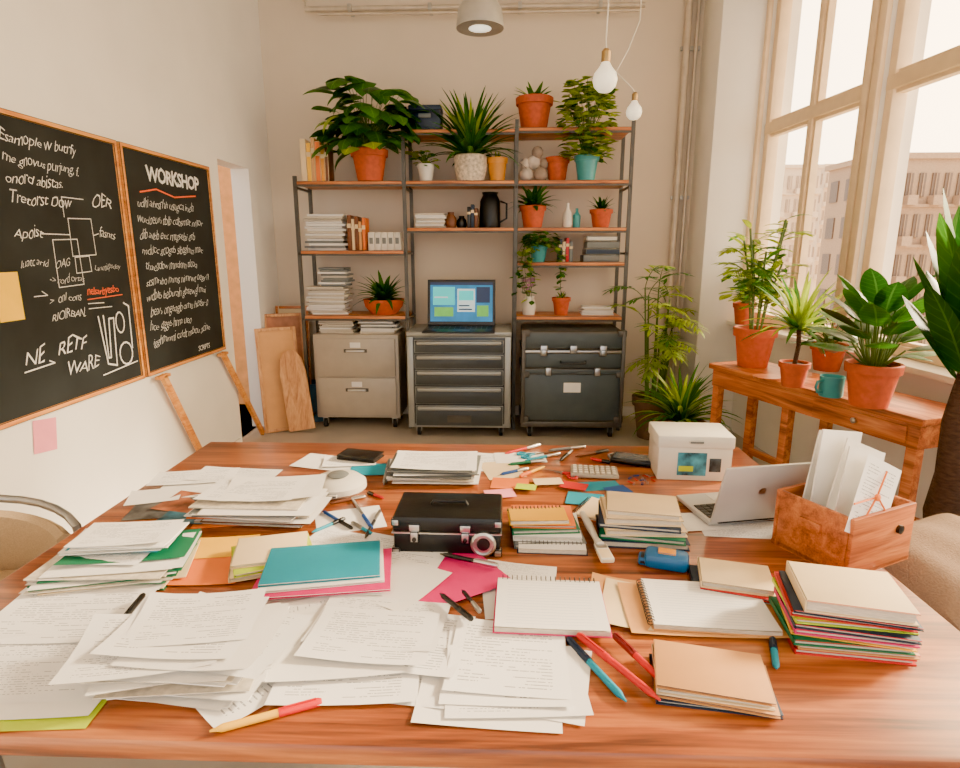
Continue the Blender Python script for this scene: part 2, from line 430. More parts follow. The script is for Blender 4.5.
# ------------------------------------------------ table
b = B()
tx0, tx1, ty0, ty1 = -1.24, 1.0, 0.83, 2.42
cx, cy = (tx0+tx1)/2, (ty0+ty1)/2
b.box((tx1-tx0, ty1-ty0, 0.045), (0, 0, TZ-0.0225), table_w, bev=0.012)
b.box((tx1-tx0-0.2, ty1-ty0-0.2, 0.07), (0, 0, TZ-0.082), table_w)
for sx in (-1, 1):
    for sy in (-1, 1):
        b.box((0.08, 0.08, TZ-0.05), (sx*((tx1-tx0)/2-0.12), sy*((ty1-ty0)/2-0.12), (TZ-0.05)/2), table_w, bev=0.006)
b.done('wooden_table', (cx, cy, 0))

# ------------------------------------------------ shelving
SF, SB = 5.1, 5.52
posts = [-1.69, -0.79, 0.125, 1.045]
b = B()
def post(x, y, h): b.box((0.028, 0.028, h), (x, y, h/2), darksteel)
for i, x in enumerate(posts):
    h = 2.14 if i == 0 else 2.56
    for y in (SF+0.014, SB-0.014): post(x, y, h)
    for z in [0.12, 1.0, 1.55, 2.08]: b.box((0.018, SB-SF, 0.018), (x, (SF+SB)/2, z-0.03), darksteel)
bays = [(0, [2.10, 1.545, 1.0]), (1, [2.49, 2.10, 1.73]), (2, [2.50, 2.10, 1.73, 1.45, 1.0])]
for i, zs in bays:
    x0, x1 = posts[i], posts[i+1]
    for z in zs:
        b.box((x1-x0-0.03, SB-SF, 0.03), ((x0+x1)/2, (SF+SB)/2, z-0.015), shelf_w, bev=0.004)
        b.box((x1-x0-0.03, 0.012, 0.012), ((x0+x1)/2, SF+0.01, z-0.037), darksteel)
b.done('shelving_unit')

# ------------------------------------------------ plants
def pot(b, r, h, m=terra, seg=28):
    b.lathe([(0, 0), (r*.68, 0), (r*.9, h*.78), (r*1.0, h*.78), (r*1.03, h*.98), (r*.98, h), (r*.9, h*.99), (r*.86, h*.86), (0, h*.86)], (0, 0, 0), m, seg)
    b.lathe([(0, h*.86), (r*.85, h*.86), (r*.84, h*.9), (0, h*.91)], (0, 0, 0), soil, 16)
    return h*.9
def bowl(b, r, h, m=terra):
    b.lathe([(0, 0), (r*.6, 0), (r*.9, h*.5), (r, h), (r*.94, h), (r*.85, h*.8), (0, h*.8)], (0, 0, 0), m, 28)
    b.lathe([(0, h*.8), (r*.84, h*.8), (r*.8, h*.86), (0, h*.87)], (0, 0, 0), soil, 16)
    return h*.85
def jug(b, r, h, m):
    b.lathe([(0, 0), (r*.8, 0), (r, h*.3), (r*.9, h*.65), (r*.5, h*.85), (r*.55, h), (r*.45, h), (r*.4, h*.85), (0, h*.8)], (0, 0, 0), m, 24)
def crown(b, z0, H, Rd, n, L, W, ms, shape=0, droop=1.0, low=0.0, ymax=9, stems=1.0):
    for i in range(n):
        az = R.uniform(0, 2*pi); t = R.random()
        rr = Rd*(0.25+0.75*R.random()**0.6)*(0.55+0.45*sin(pi*(0.15+0.75*t))); z = z0+low+(H-low)*t
        base = Vector((R.uniform(-.15, .15)*Rd, R.uniform(-.15, .15)*Rd, z0))
        p = Vector((cos(az)*rr, min(ymax, sin(az)*rr), z))
        mid = (base+p)/2+Vector((0, 0, 0.12*H))
        if R.random() < stems: b.tube([base, mid, p], [0.004, 0.003, 0.002], stemg, 4)
        la = az+R.uniform(-.6, .6)
        if p.y+sin(la)*L > ymax+.12: la = -la
        b.leaf(p, la, R.uniform(-.1, .6), L*R.uniform(.75, 1.15), W*R.uniform(.8, 1.15), droop*R.uniform(.7, 1.4), R.choice(ms), shape=shape)
def spiky(b, z0, n, L, W, ms, e0=0.4, e1=1.45, droop=1.2, ctr=(0, 0), back=1.0):
    for i in range(n):
        az = i*2.399+R.uniform(-.2, .2); q = i/n; el = e0+(e1-e0)*q
        Li = L*R.uniform(.8, 1.1)
        if sin(az) > 0.2: Li *= back
        b.leaf((ctr[0]+cos(az)*.01, ctr[1]+sin(az)*.01, z0+q*0.02), az, el, Li, W, droop*R.uniform(.7, 1.2)*(1.15-q*.6), R.choice(ms), n=8, shape=1)
def frond(b, p, az, el, L, droop, m, nl=12, ll=0.12, lw=0.016):
    pos = Vector(p); pts = [pos.copy()]; N_ = 10
    for i in range(N_):
        t = i/N_; e = el-droop*t; d = Vector((cos(e)*cos(az), cos(e)*sin(az), sin(e))); pos = pos+d*(L/N_); pts.append(pos.copy())
        if t > 0.25:
            for sg in (-1, 1):
                b.leaf(pos, az+sg*0.95, e*0.6+R.uniform(-.15, .1), ll*(1.1-0.5*t), lw, 0.5, m, n=3, shape=0)
    b.leaf(pos, az, el-droop, ll*.7, lw, .3, m, n=3)
    b.tube(pts, [0.004]*5+[0.002]*(len(pts)-5), stemg, 4)
def trailing(b, z0, n, drop, ms, rad, L=0.05, W=0.035):
    for i in range(n):
        az = R.uniform(-pi, 0)
        pts = []; ln = drop*R.uniform(.4, 1)
        for k in range(9):
            t = k/8; r_ = rad*(0.3+1.0*min(1, t*2.2)); z = z0+0.04*sin(pi*min(1, t*2))-(max(0, t-.25)/.75)*ln
            p = Vector((cos(az+t*.3)*r_, sin(az+t*.3)*r_, z)); pts.append(p)
            b.leaf(p, R.uniform(0, 2*pi), R.uniform(-.5, .4), L, W, .7, R.choice(ms), n=4)
        b.tube(pts, 0.002, stemg, 4)

G = [lg1, lg1, lg2]; GL = [lg1, lg3, lg3]; GD = [lg2, lg2, lg1]

# shelf bay 1
b = B(); z = pot(b, 0.15, 0.25)
crown(b, z, 0.52, 0.33, 84, 0.27, 0.17, [lg2, lg1, lg1], 0, 1.3, 0.08, .12)
crown(b, z, 0.34, 0.36, 34, 0.25, 0.16, [lg1, lg3, lg1], 0, 1.6, 0.0, .12)
b.done('potted_pothos', (-1.08, 5.18, 2.10))
def book_row(name, loc, specs, rz=0):
    b = B(); x = 0
    for (t, h, m) in specs:
        b.box((t*.92, 0.17, h), (x+t/2, 0, h/2), m, bev=0.003)
        b.box((t*.7, 0.165, h-.012), (x+t/2, 0.004, h/2+0.004), paperE)
        b.box((t*.93, 0.004, h*.12), (x+t/2, -0.086, h*.7), cream)
        x += t
    b.done(name, loc, rz)
book_row('upright_books', (-1.64, 5.22, 2.10), [(0.05, 0.33, cream), (0.04, 0.30, yellow_p), (0.03, 0.34, tan), (0.045, 0.31, orange_p), (0.035, 0.28, ypot), (0.03, 0.30, brown_p)])
def messy_stack(name, loc, w, d, h, n, ms, rz=0, jit=0.02, top=None, curl=0.0, rj=6):
    b = B(); th = h/n
    for i in range(n):
        m = R.choice(ms)
        b.box((w*R.uniform(.9, 1.0), d*R.uniform(.9, 1.0), th*.85), (R.uniform(-jit, jit), R.uniform(-jit, jit), th*(i+.5)), m, rz=radians(R.uniform(-rj, rj)))
    return b.done(name, loc, rz)
messy_stack('document_binders', (-1.48, 5.29, 1.545), 0.34, 0.24, 0.30, 15, [paperW, paperE, paperW, grey_p], 0, 0.02)
book_row('upright_books', (-1.29, 5.25, 1.545), [(0.035, 0.29, brown_p), (0.03, 0.26, cream), (0.03, 0.28, brown_p), (0.03, 0.24, tan), (0.03, 0.27, orange_p)])
b = B()
for i in range(5): b.box((0.052, 0.16, 0.15), (i*.055, 0, 0.075), wpot, bev=0.004); b.box((0.03, 0.004, 0.05), (i*.055, -0.081, 0.08), grey_p)
b.done('card_boxes', (-1.09, 5.25, 1.545))
messy_stack('shelf_documents', (-1.50, 5.29, 1.0), 0.34, 0.24, 0.24, 14, [paperW, paperE, paperW], 0, 0.025)
messy_stack('shelf_documents', (-1.43, 5.29, 1.242), 0.24, 0.2, 0.16, 9, [paperW, paperE, grey_p], 0, 0.02)
b = B(); z = bowl(b, 0.18, 0.13); spiky(b, z, 60, 0.30, 0.065, G, 0.3, 1.4, 1.3, back=.6)
b.done('potted_fern', (-1.02, 5.27, 1.0))

# filing cabinet
cabm = mat('cabinet_grey', (172, 162, 146), 0.4, 0.1, var=0.04)
def caster(b, x, y, r=0.04):
    b.lathe([(0, -0.014), (r, -0.014), (r, 0.014), (0, 0.014)], (x, y, r), rubber, 18, Matrix.Rotation(pi/2, 4, 'Y'))
    b.box((0.045, 0.05, 0.012), (x, y, 2*r+0.01), steel)
    for s_ in (-1, 1): b.box((0.004, 0.035, r+0.01), (x+s_*0.02, y, r*1.5), steel)
b = B(); W_, D_, H_ = 0.74, 0.40, 0.84
b.box((W_, D_, H_-.1), (0, 0, .1+(H_-.1)/2), cabm, bev=0.01)
for k in range(2):
    zc = 0.12+0.345*(k+.5)+0.005
    b.box((W_-.06, 0.02, 0.33), (0, -D_/2-.01, zc), cabm, bev=0.006)
    b.box((0.16, 0.02, 0.02), (0, -D_/2-.035, zc+.06), steel, bev=0.004)
    b.box((0.09, 0.004, 0.045), (0, -D_/2-.023, zc+.11), paperW)
    b.box((0.20, 0.006, 0.03), (0, -D_/2-.022, zc+.06), darksteel)
for sx_ in (-1, 1):
    for sy_ in (-1, 1): caster(b, sx_*(W_/2-.06), sy_*(D_/2-.06))
b.done('filing_cabinet', (-1.24, 5.28, 0))
messy_stack('shelf_documents', (-1.43, 5.27, 0.84), 0.30, 0.24, 0.11, 7, [paperW, paperE], 0.05, 0.02)
messy_stack('shelf_documents', (-1.06, 5.27, 0.84), 0.32, 0.24, 0.12, 8, [paperW, grey_p, paperE], -0.05, 0.02)

# tool cart
cartm = mat('tool_cart_grey', (64, 70, 74), 0.35, 0.3, var=0.06)
cartl = mat('tool_cart_trim', (152, 154, 150), 0.35, 0.5, var=0.05)
b = B(); W_, D_, H_ = 0.86, 0.56, 0.90
b.box((W_, D_, 0.04), (0, 0, H_-.02), cartl, bev=0.01)
b.box((W_-.02, D_-.02, H_-.14), (0, 0, .1+(H_-.14)/2), cartm, bev=0.008)
for x in (-1, 1): b.box((0.05, 0.02, H_-.14), (x*(W_/2-.03), -D_/2, .1+(H_-.14)/2), cartl, bev=0.004)
zz = H_-.06; hs = [0.12, 0.13, 0.14, 0.16, 0.19]
for h in hs:
    zz -= h
    b.box((W_-.13, 0.02, h-.014), (0, -D_/2-.003, zz+h/2), cartm, bev=0.004)
    b.box((W_-.17, 0.03, 0.03), (0, -D_/2-.02, zz+h-.03), cartl, bev=0.008)
b.box((0.2, 0.008, 0.06), (0.0, -D_/2-.015, zz+.07), darksteel)
b.box((W_, D_, 0.03), (0, 0, 0.105), cartl, bev=0.006)
for sx_ in (-1, 1):
    for sy_ in (-1, 1): caster(b, sx_*(W_/2-.08), sy_*(D_/2-.08), 0.043)
b.done('tool_cart', (-0.333, 5.12, 0))

# laptops
alu = mat('aluminium', (196, 194, 190), 0.4, 0.3, var=0.03)
keym = mat('keyboard_keys', (34, 34, 36), 0.5)
scr_bg = mat('screen_blue', (10, 110, 160), 0.3, emit=1.5, var=0.3, scale=5)
scr_t = mat('screen_teal', (50, 190, 190), 0.3, emit=1.5, var=0.1)
scr_w = mat('screen_white', (190, 215, 220), 0.3, emit=1.0, var=0.05)
scr_g = mat('screen_green', (100, 180, 70), 0.3, emit=1.1)
scr_d = mat('screen_dark', (8, 36, 76), 0.3, emit=0.8)
def laptop(name, loc, rz, W_, D_, body, ang=105):
    b = B()
    b.box((W_, D_, 0.014), (0, -D_/2, 0.009), body, bev=0.004)
    for r_ in range(5):
        for c_ in range(12):
            b.box((W_*.068, D_*.075, 0.003), (-W_*.42+c_*W_*.0765, -D_*.14-r_*D_*.092, 0.0175), keym)
    b.box((W_*.3, D_*.26, 0.001), (0, -D_*.8, 0.0165), body)
    tilt = radians(ang-90)
    b.X = Matrix.Translation((0, 0.002, 0.016)) @ Matrix.Rotation(-tilt, 4, 'X')
    Hs = D_*.98
    b.box((W_, 0.008, Hs), (0, 0.004, Hs/2), body, bev=0.003)
    b.box((W_*.97, 0.002, Hs*.95), (0, -0.0005, Hs/2), black)
    Q = Matrix.Rotation(pi/2, 4, 'X')
    def q(u0, u1, v0, v1, m, k):
        b.quad((u1-u0)*W_, (v1-v0)*Hs, Matrix.Translation(((u0+u1-1)/2*W_, -0.002-k*.0006, (v0+v1)/2*Hs)) @ Q, m)
    q(.04, .96, .09, .94, scr_bg, 0); q(.04, .96, .88, .94, scr_d, 1)
    q(.08, .40, .45, .84, scr_t, 1); q(.44, .7, .3, .8, scr_w, 1); q(.46, .68, .55, .76, scr_t, 2)
    q(.72, .92, .5, .84, scr_d, 1); q(.1, .38, .2, .4, scr_g, 1); q(.73, .9, .2, .44, scr_g, 1)
    q(.46, .66, .34, .37, scr_d, 2); q(.46, .62, .42, .45, scr_d, 2); q(.1, .3, .6, .63, scr_w, 2)
    b.lathe([(0, 0), (0.012, 0), (0.012, 0.0008), (0, 0.0008)], (0, 0.0082, Hs*.55), steel, 16, Matrix.Rotation(-pi/2, 4, 'X'))
    b.X = Matrix.Identity(4)
    b.tube([(-W_*.4, 0.004, 0.014), (W_*.4, 0.004, 0.014)], 0.006, black, 8)
    return b.done(name, loc, rz)
laptop('laptop', (-0.33, 5.12, 0.90), 0, 0.58, 0.40, mat('laptop_dark', (42, 44, 48), 0.35, 0.5), 100)

# bay 2 items
b = B(); b.box((0.26, 0.2, 0.17), (0, 0, 0.085), navy_p, bev=0.015); b.box((0.27, 0.21, 0.04), (0, 0, 0.185), navy_p, bev=0.01); b.box((0.1, 0.012, 0.03), (0, -0.11, 0.12), grey_p)
b.done('storage_box', (-0.62, 5.3, 2.49))
b = B(); b.lathe([(0, 0), (.11, 0), (.135, .1), (.135, .2), (.12, .21), (.11, .19), (0, .18)], (0, 0, 0), mat('patterned_pot', (206, 190, 168), 0.7, var=0.4, scale=40), 28)
spiky(b, 0.18, 110, 0.52, 0.06, [lg1, lg1, lg2], 0.35, 1.5, 1.1, back=.5); spiky(b, 0.2, 34, 0.46, 0.055, GL, 0.7, 1.45, .8, back=.6)
b.done('potted_dracaena', (-0.25, 5.22, 2.10))
b = B(); z = pot(b, 0.075, 0.14, wpot); crown(b, z, 0.12, 0.09, 34, 0.075, 0.05, GL); b.done('small_leafy_pot', (-0.62, 5.22, 2.10))
b = B(); z = pot(b, 0.085, 0.19, ypot); spiky(b, z, 14, 0.06, 0.02, GL, .9, 1.5, .4); b.done('yellow_flowerpot', (-0.03, 5.24, 2.10))
messy_stack('shelf_documents', (-0.59, 5.27, 1.73), 0.26, 0.2, 0.12, 8, [paperW, paperE], 0, 0.012)
b = B(); jug(b, 0.05, 0.13, brown_p); b.done('ceramic_vase', (-0.42, 5.24, 1.73))
b = B(); jug(b, 0.045, 0.10, black); b.done('ceramic_vase', (-0.33, 5.26, 1.73))
book_row('upright_books', (-0.28, 5.27, 1.73), [(0.03, 0.17, black), (0.03, 0.19, navy_p), (0.03, 0.16, brown_p)])
b = B(); b.lathe([(0, 0), (.085, 0), (.09, .02), (.085, .22), (.06, .27), (.07, .29), (0, .29)], (0, 0, 0), blackm, 24)
b.tube([(.085, 0, .22), (.14, 0, .2), (.14, 0, .08), (.085, 0, .05)], .009, blackm); b.done('enamel_jug', (-0.09, 5.27, 1.73))

# bay 3 items
b = B(); z = pot(b, 0.15, 0.26); spiky(b, z, 12, 0.2, 0.06, GL, .2, .9, .5); spiky(b, z, 8, .17, .04, G, .2, 1.2, .6); b.done('potted_succulent', (0.27, 5.3, 2.50))
b = B(); z = pot(b, 0.10, 0.19, tpot)
crown(b, z, 0.58, 0.20, 520, 0.085, 0.07, [lg3, lg3, lg3, lg1], 0, .9, 0.0, .16, .12)
b.done('potted_bushy_ivy', (0.69, 5.14, 2.10))
b = B()
for i, (x, y, z, r) in enumerate([(-.07, 0, .06, .06), (.05, 0, .06, .062), (-.01, .02, .16, .06), (.08, .03, .15, .045), (-.07, .03, .15, .05), (0.02, 0, .235, .05)]):
    b.lathe([(0, -r), (r*.6, -r*.8), (r*.95, -r*.3), (r*.95, r*.3), (r*.6, r*.8), (0, r)], (x, y, z), mat('stone_%d' % (i % 2), [(206, 192, 176), (160, 140, 122)][i % 2], .9, var=.3), 14)
b.done('decorative_stones', (0.28, 5.26, 2.10))
b = B(); z = pot(b, 0.1, 0.2); b.done('terracotta_pot', (0.47, 5.30, 2.10))
b = B(); z = pot(b, 0.11, 0.18); spiky(b, z, 40, 0.24, 0.07, G, .3, 1.4, 1.2, back=.7); b.done('potted_hosta', (0.27, 5.24, 1.73))
b = B(); b.lathe([(0, 0), (.035, 0), (.04, .03), (.036, .12), (.014, .16), (.014, .2), (0, .2)], (0, 0, 0), wpot, 20); b.lathe([(0, 0), (.03, 0), (.034, .1), (.012, .13), (.012, .16), (0, .16)], (.08, .02, 0), tpot, 20); b.done('glass_bottles', (0.56, 5.24, 1.73))
b = B(); z = pot(b, 0.095, 0.15); spiky(b, z, 30, 0.13, 0.035, G, .2, 1.4, .8); b.done('potted_aloe', (0.84, 5.24, 1.73))
b = B(); z = pot(b, 0.08, 0.14, tpot); crown(b, z, .14, .14, 44, .09, .065, G, ymax=.1); trailing(b, z, 16, .45, [lg1, lg3, lg2], .15, .07, .05); b.done('potted_trailing_vine', (0.32, 5.2, 1.45))
book_row('upright_books', (0.49, 5.28, 1.45), [(0.03, .19, navy_p), (.03, .17, cream), (.03, .2, red_p), (.03, .17, grey_p)])
b = B()
for i, (h, m) in enumerate([(.06, grey_p), (.05, navy_p), (.06, grey_p), (.045, wpot)]): b.box((.3-.015*i, .22, h-.004), (R.uniform(-.01, .01), 0, sum([.06, .05, .06, .045][:i])+h/2), m, bev=.006)
b.done('box_files', (0.85, 5.27, 1.45))
b = B(); b.lathe([(0, 0), (.05, 0), (.065, .07), (.045, .14), (.05, .16), (0, .15)], (0, 0, 0), wpot, 20)
for i in range(16):
    az = R.uniform(0, 6.28); rr = R.uniform(.01, .08); zt = R.uniform(.22, .3)
    b.tube([(0, 0, .14), (cos(az)*rr, sin(az)*rr, zt)], .002, stemg, 4); b.leaf((cos(az)*rr*.6, sin(az)*rr*.6, zt-.05), az, .4, .05, .025, .6, lg1, n=3)
    b.lathe([(0, -.01), (.014, 0), (.02, .012), (0, .018)], (cos(az)*rr, sin(az)*rr, zt), mat('flower_mauve', (196, 140, 170), .7), 8)
b.done('flower_vase', (0.25, 5.25, 1.0))
b = B(); z = pot(b, 0.08, 0.15); spiky(b, z, 14, .07, .02, GL, .6, 1.4, .4); b.done('small_cactus_pot', (0.53, 5.25, 1.0))
messy_stack('shelf_documents', (0.84, 5.3, 1.0), 0.28, 0.2, 0.07, 5, [paperW, paperE], 0, 0.01)

# equipment trunk
trm = mat('trunk_grey', (70, 80, 84), 0.45, 0.2, var=.08)
b = B(); W_, D_ = 0.84, 0.56
b.box((W_, D_, 0.05), (0, 0, .125), darksteel, bev=.006)
b.box((W_-.03, D_-.03, .42), (0, 0, .36), trm, bev=.012)
b.box((W_-.0, D_, .05), (0, 0, .575), trm, bev=.008)
b.box((W_-.03, D_-.03, .13), (0, 0, .665), trm, bev=.01)
b.box((W_, D_, .03), (0, 0, .74), steel, bev=.006)
b.box((W_-.02, D_-.02, .15), (0, 0, .83), trm, bev=.016)
for x in (-1, 1):
    b.box((.03, .02, .76), (x*(W_/2-.015), -D_/2-.002, .52), darksteel, bev=.004)
    b.box((.06, .02, .09), (x*.24, -D_/2-.006, .75), steel, bev=.005); b.box((.04, .02, .05), (x*.24, -D_/2-.018, .735), steel, bev=.004)
    b.box((.05, .02, .07), (x*.2, -D_/2-.006, .575), steel, bev=.005)
    for z in (.17, .89, .55):
        b.box((.07, .07, .05), (x*(W_/2-.03), -D_/2+.03, z), darksteel, bev=.006)
b.box((.06, .02, .07), (0, -D_/2-.006, .76), steel, bev=.005)
b.tube([(-.1, -D_/2, .66), (-.1, -D_/2-.035, .65), (.1, -D_/2-.035, .65), (.1, -D_/2, .66)], .008, black)
b.box((.14, .006, .08), (.0, -D_/2+.012, .44), paperW)
for sx_ in (-1, 1):
    for sy_ in (-1, 1): caster(b, sx_*(W_/2-.08), sy_*(D_/2-.08), 0.043)
b.done('equipment_trunk', (0.60, 5.12, 0))

# leaning frames, bin
canv = mat('canvas_print', (176, 118, 86), .8, var=.5, scale=5)
def leaner(x, y, w_, h, rz, lean, m, fm):
    b = B(); b.X = Matrix.Rotation(-lean, 4, 'X')
    b.box((w_-.02, .014, h-.02), (0, 0, h/2), m)
    for s_ in (-1, 1): b.box((.03, .026, h), (s_*(w_/2-.015), 0, h/2), fm, bev=.003)
    for zz in (.015, h-.015): b.box((w_-.06, .026, .03), (0, 0, zz), fm, bev=.003)
    b.done('leaning_picture_frame', (x, y, 0.006), rz)
leaner(-1.90, 5.36, .30, 1.05, .10, .12, cream, box_w)
leaner(-1.88, 5.18, .34, 1.0, .45, .13, canv, pale_w)
leaner(-1.87, 4.98, .34, .90, .55, .15, tan, pale_w)
b = B(); b.X = Matrix.Rotation(-.17, 4, 'X') @ Matrix.Rotation(-.14, 4, 'Y')
prof = [(.0, 0), (.11, 0), (.11, .5), (.09, .62), (.05, .68), (.0, .70), (-.05, .68), (-.09, .62), (-.11, .5), (-.11, 0)]
vs = [(x, s_, z) for s_ in (-.01, .01) for x, z in prof]; n_ = len(prof)
b.add(vs, [tuple(range(n_)), tuple(range(2*n_-1, n_-1, -1))]+[(i, (i+1) % n_, n_+(i+1) % n_, n_+i) for i in range(n_)], pale_w)
b.done('wooden_board', (-1.70, 4.93, .03), .1)
b = B(); b.lathe([(0, 0), (.09, 0), (.10, .34), (.11, .36), (.095, .36), (.08, .02), (0, .02)], (0, 0, 0), mat('bin_blue', (58, 100, 124), .5), 24); b.done('waste_bin', (-1.70, 5.36, 0))

# ------------------------------------------------ chalkboards
slate = mat('slate_board', (26, 31, 33), 0.85, var=0.45, scale=3)
BX = Matrix(((0, 0, 1, 0), (1, 0, 0, 0), (0, 1, 0, 0), (0, 0, 0, 1)))
def BM(Y, Z, off=0.0265, rot=0): return Matrix.Translation((off, Y, Z)) @ BX @ Matrix.Rotation(rot, 4, 'Z')
def line(b, pts, m=chalk, wd=0.004):
    for (y0, z0), (y1, z1) in zip(pts[:-1], pts[1:]):
        L = math.hypot(y1-y0, z1-z0); a = atan2(z1-z0, y1-y0)
        b.quad(L+wd*.6, wd, BM((y0+y1)/2, (z0+z1)/2, .0262+R.random()*.0004, a), m)
ZB0, ZB1 = 0.83, 2.115
def board(b, y0, y1):
    b.box((.02, y1-y0, ZB1-ZB0), (.012, (y0+y1)/2, (ZB0+ZB1)/2), slate)
    for y in (y0+.012, y1-.012): b.box((.03, .024, ZB1-ZB0), (.016, y, (ZB0+ZB1)/2), frame_w, bev=.003)
    for z in (ZB0+.012, ZB1-.012): b.box((.03, y1-y0-.03, .024), (.016, (y0+y1)/2, z), frame_w, bev=.003)
b = B(); board(b, 2.0, 3.31)
tl = [(2.52, 1.985, 'Esamople w butrfy', .07), (2.52, 1.905, 'rne gnovus purjung, f.', .062), (2.52, 1.825, 'onord abistas.', .07), (2.52, 1.74, 'Tretorst Dow', .074),
      (3.04, 1.76, 'OER', .09), (2.52, 1.60, 'Apoist', .07), (3.07, 1.61, 'fasnts', .065), (2.53, 1.48, 'luatc arld', .05), (2.73, 1.47, 'OAG', .05),
      (3.0, 1.45, 'Lanetiepsdoy', .045), (2.68, 1.40, '-> rord ortas', .05), (2.66, 1.31, '>  onl cons', .055), (2.66, 1.235, 'RIOIRBAN.', .055),
      (2.46, 1.06, 'NE', .1), (2.66, 1.075, 'RETF', .1), (2.70, .965, 'WARE', .09), (2.05, 1.9, 'General', .08), (2.05, 1.8, 'notes', .08), (2.05, 1.7, 'review', .08)]
for (Y, Z, t, s_) in tl: b.text(t, s_, BM(Y, Z, rot=R.uniform(-.012, .025)), chalk, .35, -.0009, .0045, R.uniform(0, 6))
b.text('nelsarbyesbo', .055, BM(2.92, 1.33), chalk_o, .2, 0, .003)
line(b, [(2.92, 1.31), (3.2, 1.315)], chalk_o, .005)
def rect(y0, y1, z0, z1): line(b, [(y0, z0), (y1, z0+.006), (y1-.004, z1), (y0+.003, z1-.005), (y0, z0)])
rect(2.86, 3.03, 1.52, 1.70); rect(2.74, 2.91, 1.38, 1.60); rect(2.87, 2.98, 1.44, 1.52)
line(b, [(2.68, 1.62), (2.86, 1.62)]); line(b, [(3.03, 1.62), (3.07, 1.63)]); line(b, [(2.84, 1.7), (2.84, 1.79), (2.99, 1.79)]); line(b, [(2.58, 1.35), (2.66, 1.35), (2.63, 1.37)])
line(b, [(2.92, 1.29), (3.04, 1.285)]); line(b, [(2.92, 1.265), (3.10, 1.26)])
def arc(cy_, cz, ry_, rz_, a0, a1, n=14): return [(cy_+ry_*cos(a0+(a1-a0)*i/n), cz+rz_*sin(a0+(a1-a0)*i/n)) for i in range(n+1)]
line(b, [(2.98, 1.22), (3.01, .97), (3.08, .95), (3.10, 1.2), (3.06, 1.2), (3.04, 1.0), (3.02, 1.0), (3.02, 1.22)], chalk, .009)
line(b, arc(3.17, 1.0, .055, .06, 0, 2*pi), chalk, .009); line(b, arc(3.15, 1.17, .035, .055, 0, 2*pi), chalk, .008)
line(b, [(3.23, 1.02), (3.24, 1.25), (3.20, 1.27)], chalk, .009); line(b, [(2.96, .92), (3.26, .94)], chalk, .006)
line(b, [(2.46, 1.035), (2.64, 1.045), (2.61, 1.06)], chalk, .006)
b.done('chalkboard', (XL+.006, 0, 0), recalc=False)
b = B(); board(b, 3.335, 4.35)
b.text('WORKSHOP', .118, BM(3.56, 1.94), chalk, .05, .003, .0015)
line(b, [(3.48, 1.87), (3.65, 1.90), (3.85, 1.87), (4.12, 1.90)], chalk_o, .009)
R2 = random.Random(3)
zl = 1.79
for k in range(10):
    s_ = ''
    while len(s_) < (25 if k not in (4, 8) else 18): s_ += ''.join(R2.choice('aeiounrstlmdcbwhg') for _ in range(R2.randint(3, 8)))+' '
    b.text(s_[:25], .074, BM(3.41+R2.uniform(0, .03), zl, rot=R2.uniform(-.01, .01)), chalk, .4, -.0012, .005, R2.uniform(0, 6))
    zl -= .086 if k % 3 else .092
b.text('SCRIPTS', .05, BM(3.95, .88), chalk, .1)
b.done('chalkboard', (XL+.006, 0, 0), recalc=False)
for (y0, y1) in [(3.48, 3.93), (4.28, 4.88)]:
    b = B(); b.box((.03, .04, math.hypot(.80, y1-y0)), (0, (y0+y1)/2, .41), frame_w, rx=atan2(y1-y0, .80), bev=.004)
    b.box((.03, .12, .018), (0, y0, .805), frame_w)
    b.done('easel_leg', (XL+.04, 0, 0))
b = B(); b.quad(.13, .20, BM(0, 0, 0), mat('note_yellow', (248, 196, 6), .6, var=.03)); b.done('sticky_note', (XL+.036, 2.44, 1.36), recalc=False)
b = B(); b.quad(.14, .15, BM(0, 0, 0, -.15), pink_p); b.done('pink_wall_note', (XL+.004, 2.55, .725), recalc=False)

# ------------------------------------------------ lamp, bulbs, pipes
b = B()
b.lathe([(.115, 0), (.125, .0), (.125, .02), (.115, .09), (.07, .16), (.045, .19), (.045, .25), (.02, .27), (0, .27), (0, .18), (.06, .15), (.105, .08)], (0, 0, 0), mat('lamp_shade_grey', (170, 168, 162), .3, .5), 32)
b.lathe([(0, -.01), (.06, 0), (.1, .02), (.1, .03), (0, .04)], (0, 0, 0), mat('lamp_diffuser', (255, 244, 224), .4, emit=2.0), 28)
b.tube([(0, 0, .27), (0, 0, CH-2.69)], .01, darksteel); b.done('pendant_lamp', (PYp(480, 384, 3.5).x+0.0, 3.5, 2.69))
bulbm = mat('bulb_glass', (255, 240, 214), .15, emit=1.2)
def bulb(loc, r, wire):
    b = B(); b.lathe([(0, -r), (r*.5, -r*.87), (r*.87, -r*.5), (r, 0), (r*.87, r*.5), (r*.5, r*.95), (r*.32, r*1.3), (r*.3, r*1.5)], (0, 0, 0), bulbm, 24)
    b.lathe([(r*.33, r*1.3), (r*.36, r*1.4), (r*.36, r*2.1), (r*.2, r*2.3), (0, r*2.3)], (0, 0, 0), mat('brass', (170, 140, 90), .35, .9), 20)
    b.tube([Vector(p)-Vector(loc) for p in wire], .004, wpot, 6); b.done('pendant_bulb', loc)
def wp(px, py, Y): return tuple(PYp(px, py, Y))
l1 = wp(605, 80, 3.6); bulb(l1, .068, [(l1[0], l1[1], l1[2]+.15), wp(606, 40, 3.6), wp(608, 10, 3.6), (wp(610, 0, 3.6)[0], 3.6, CH)])
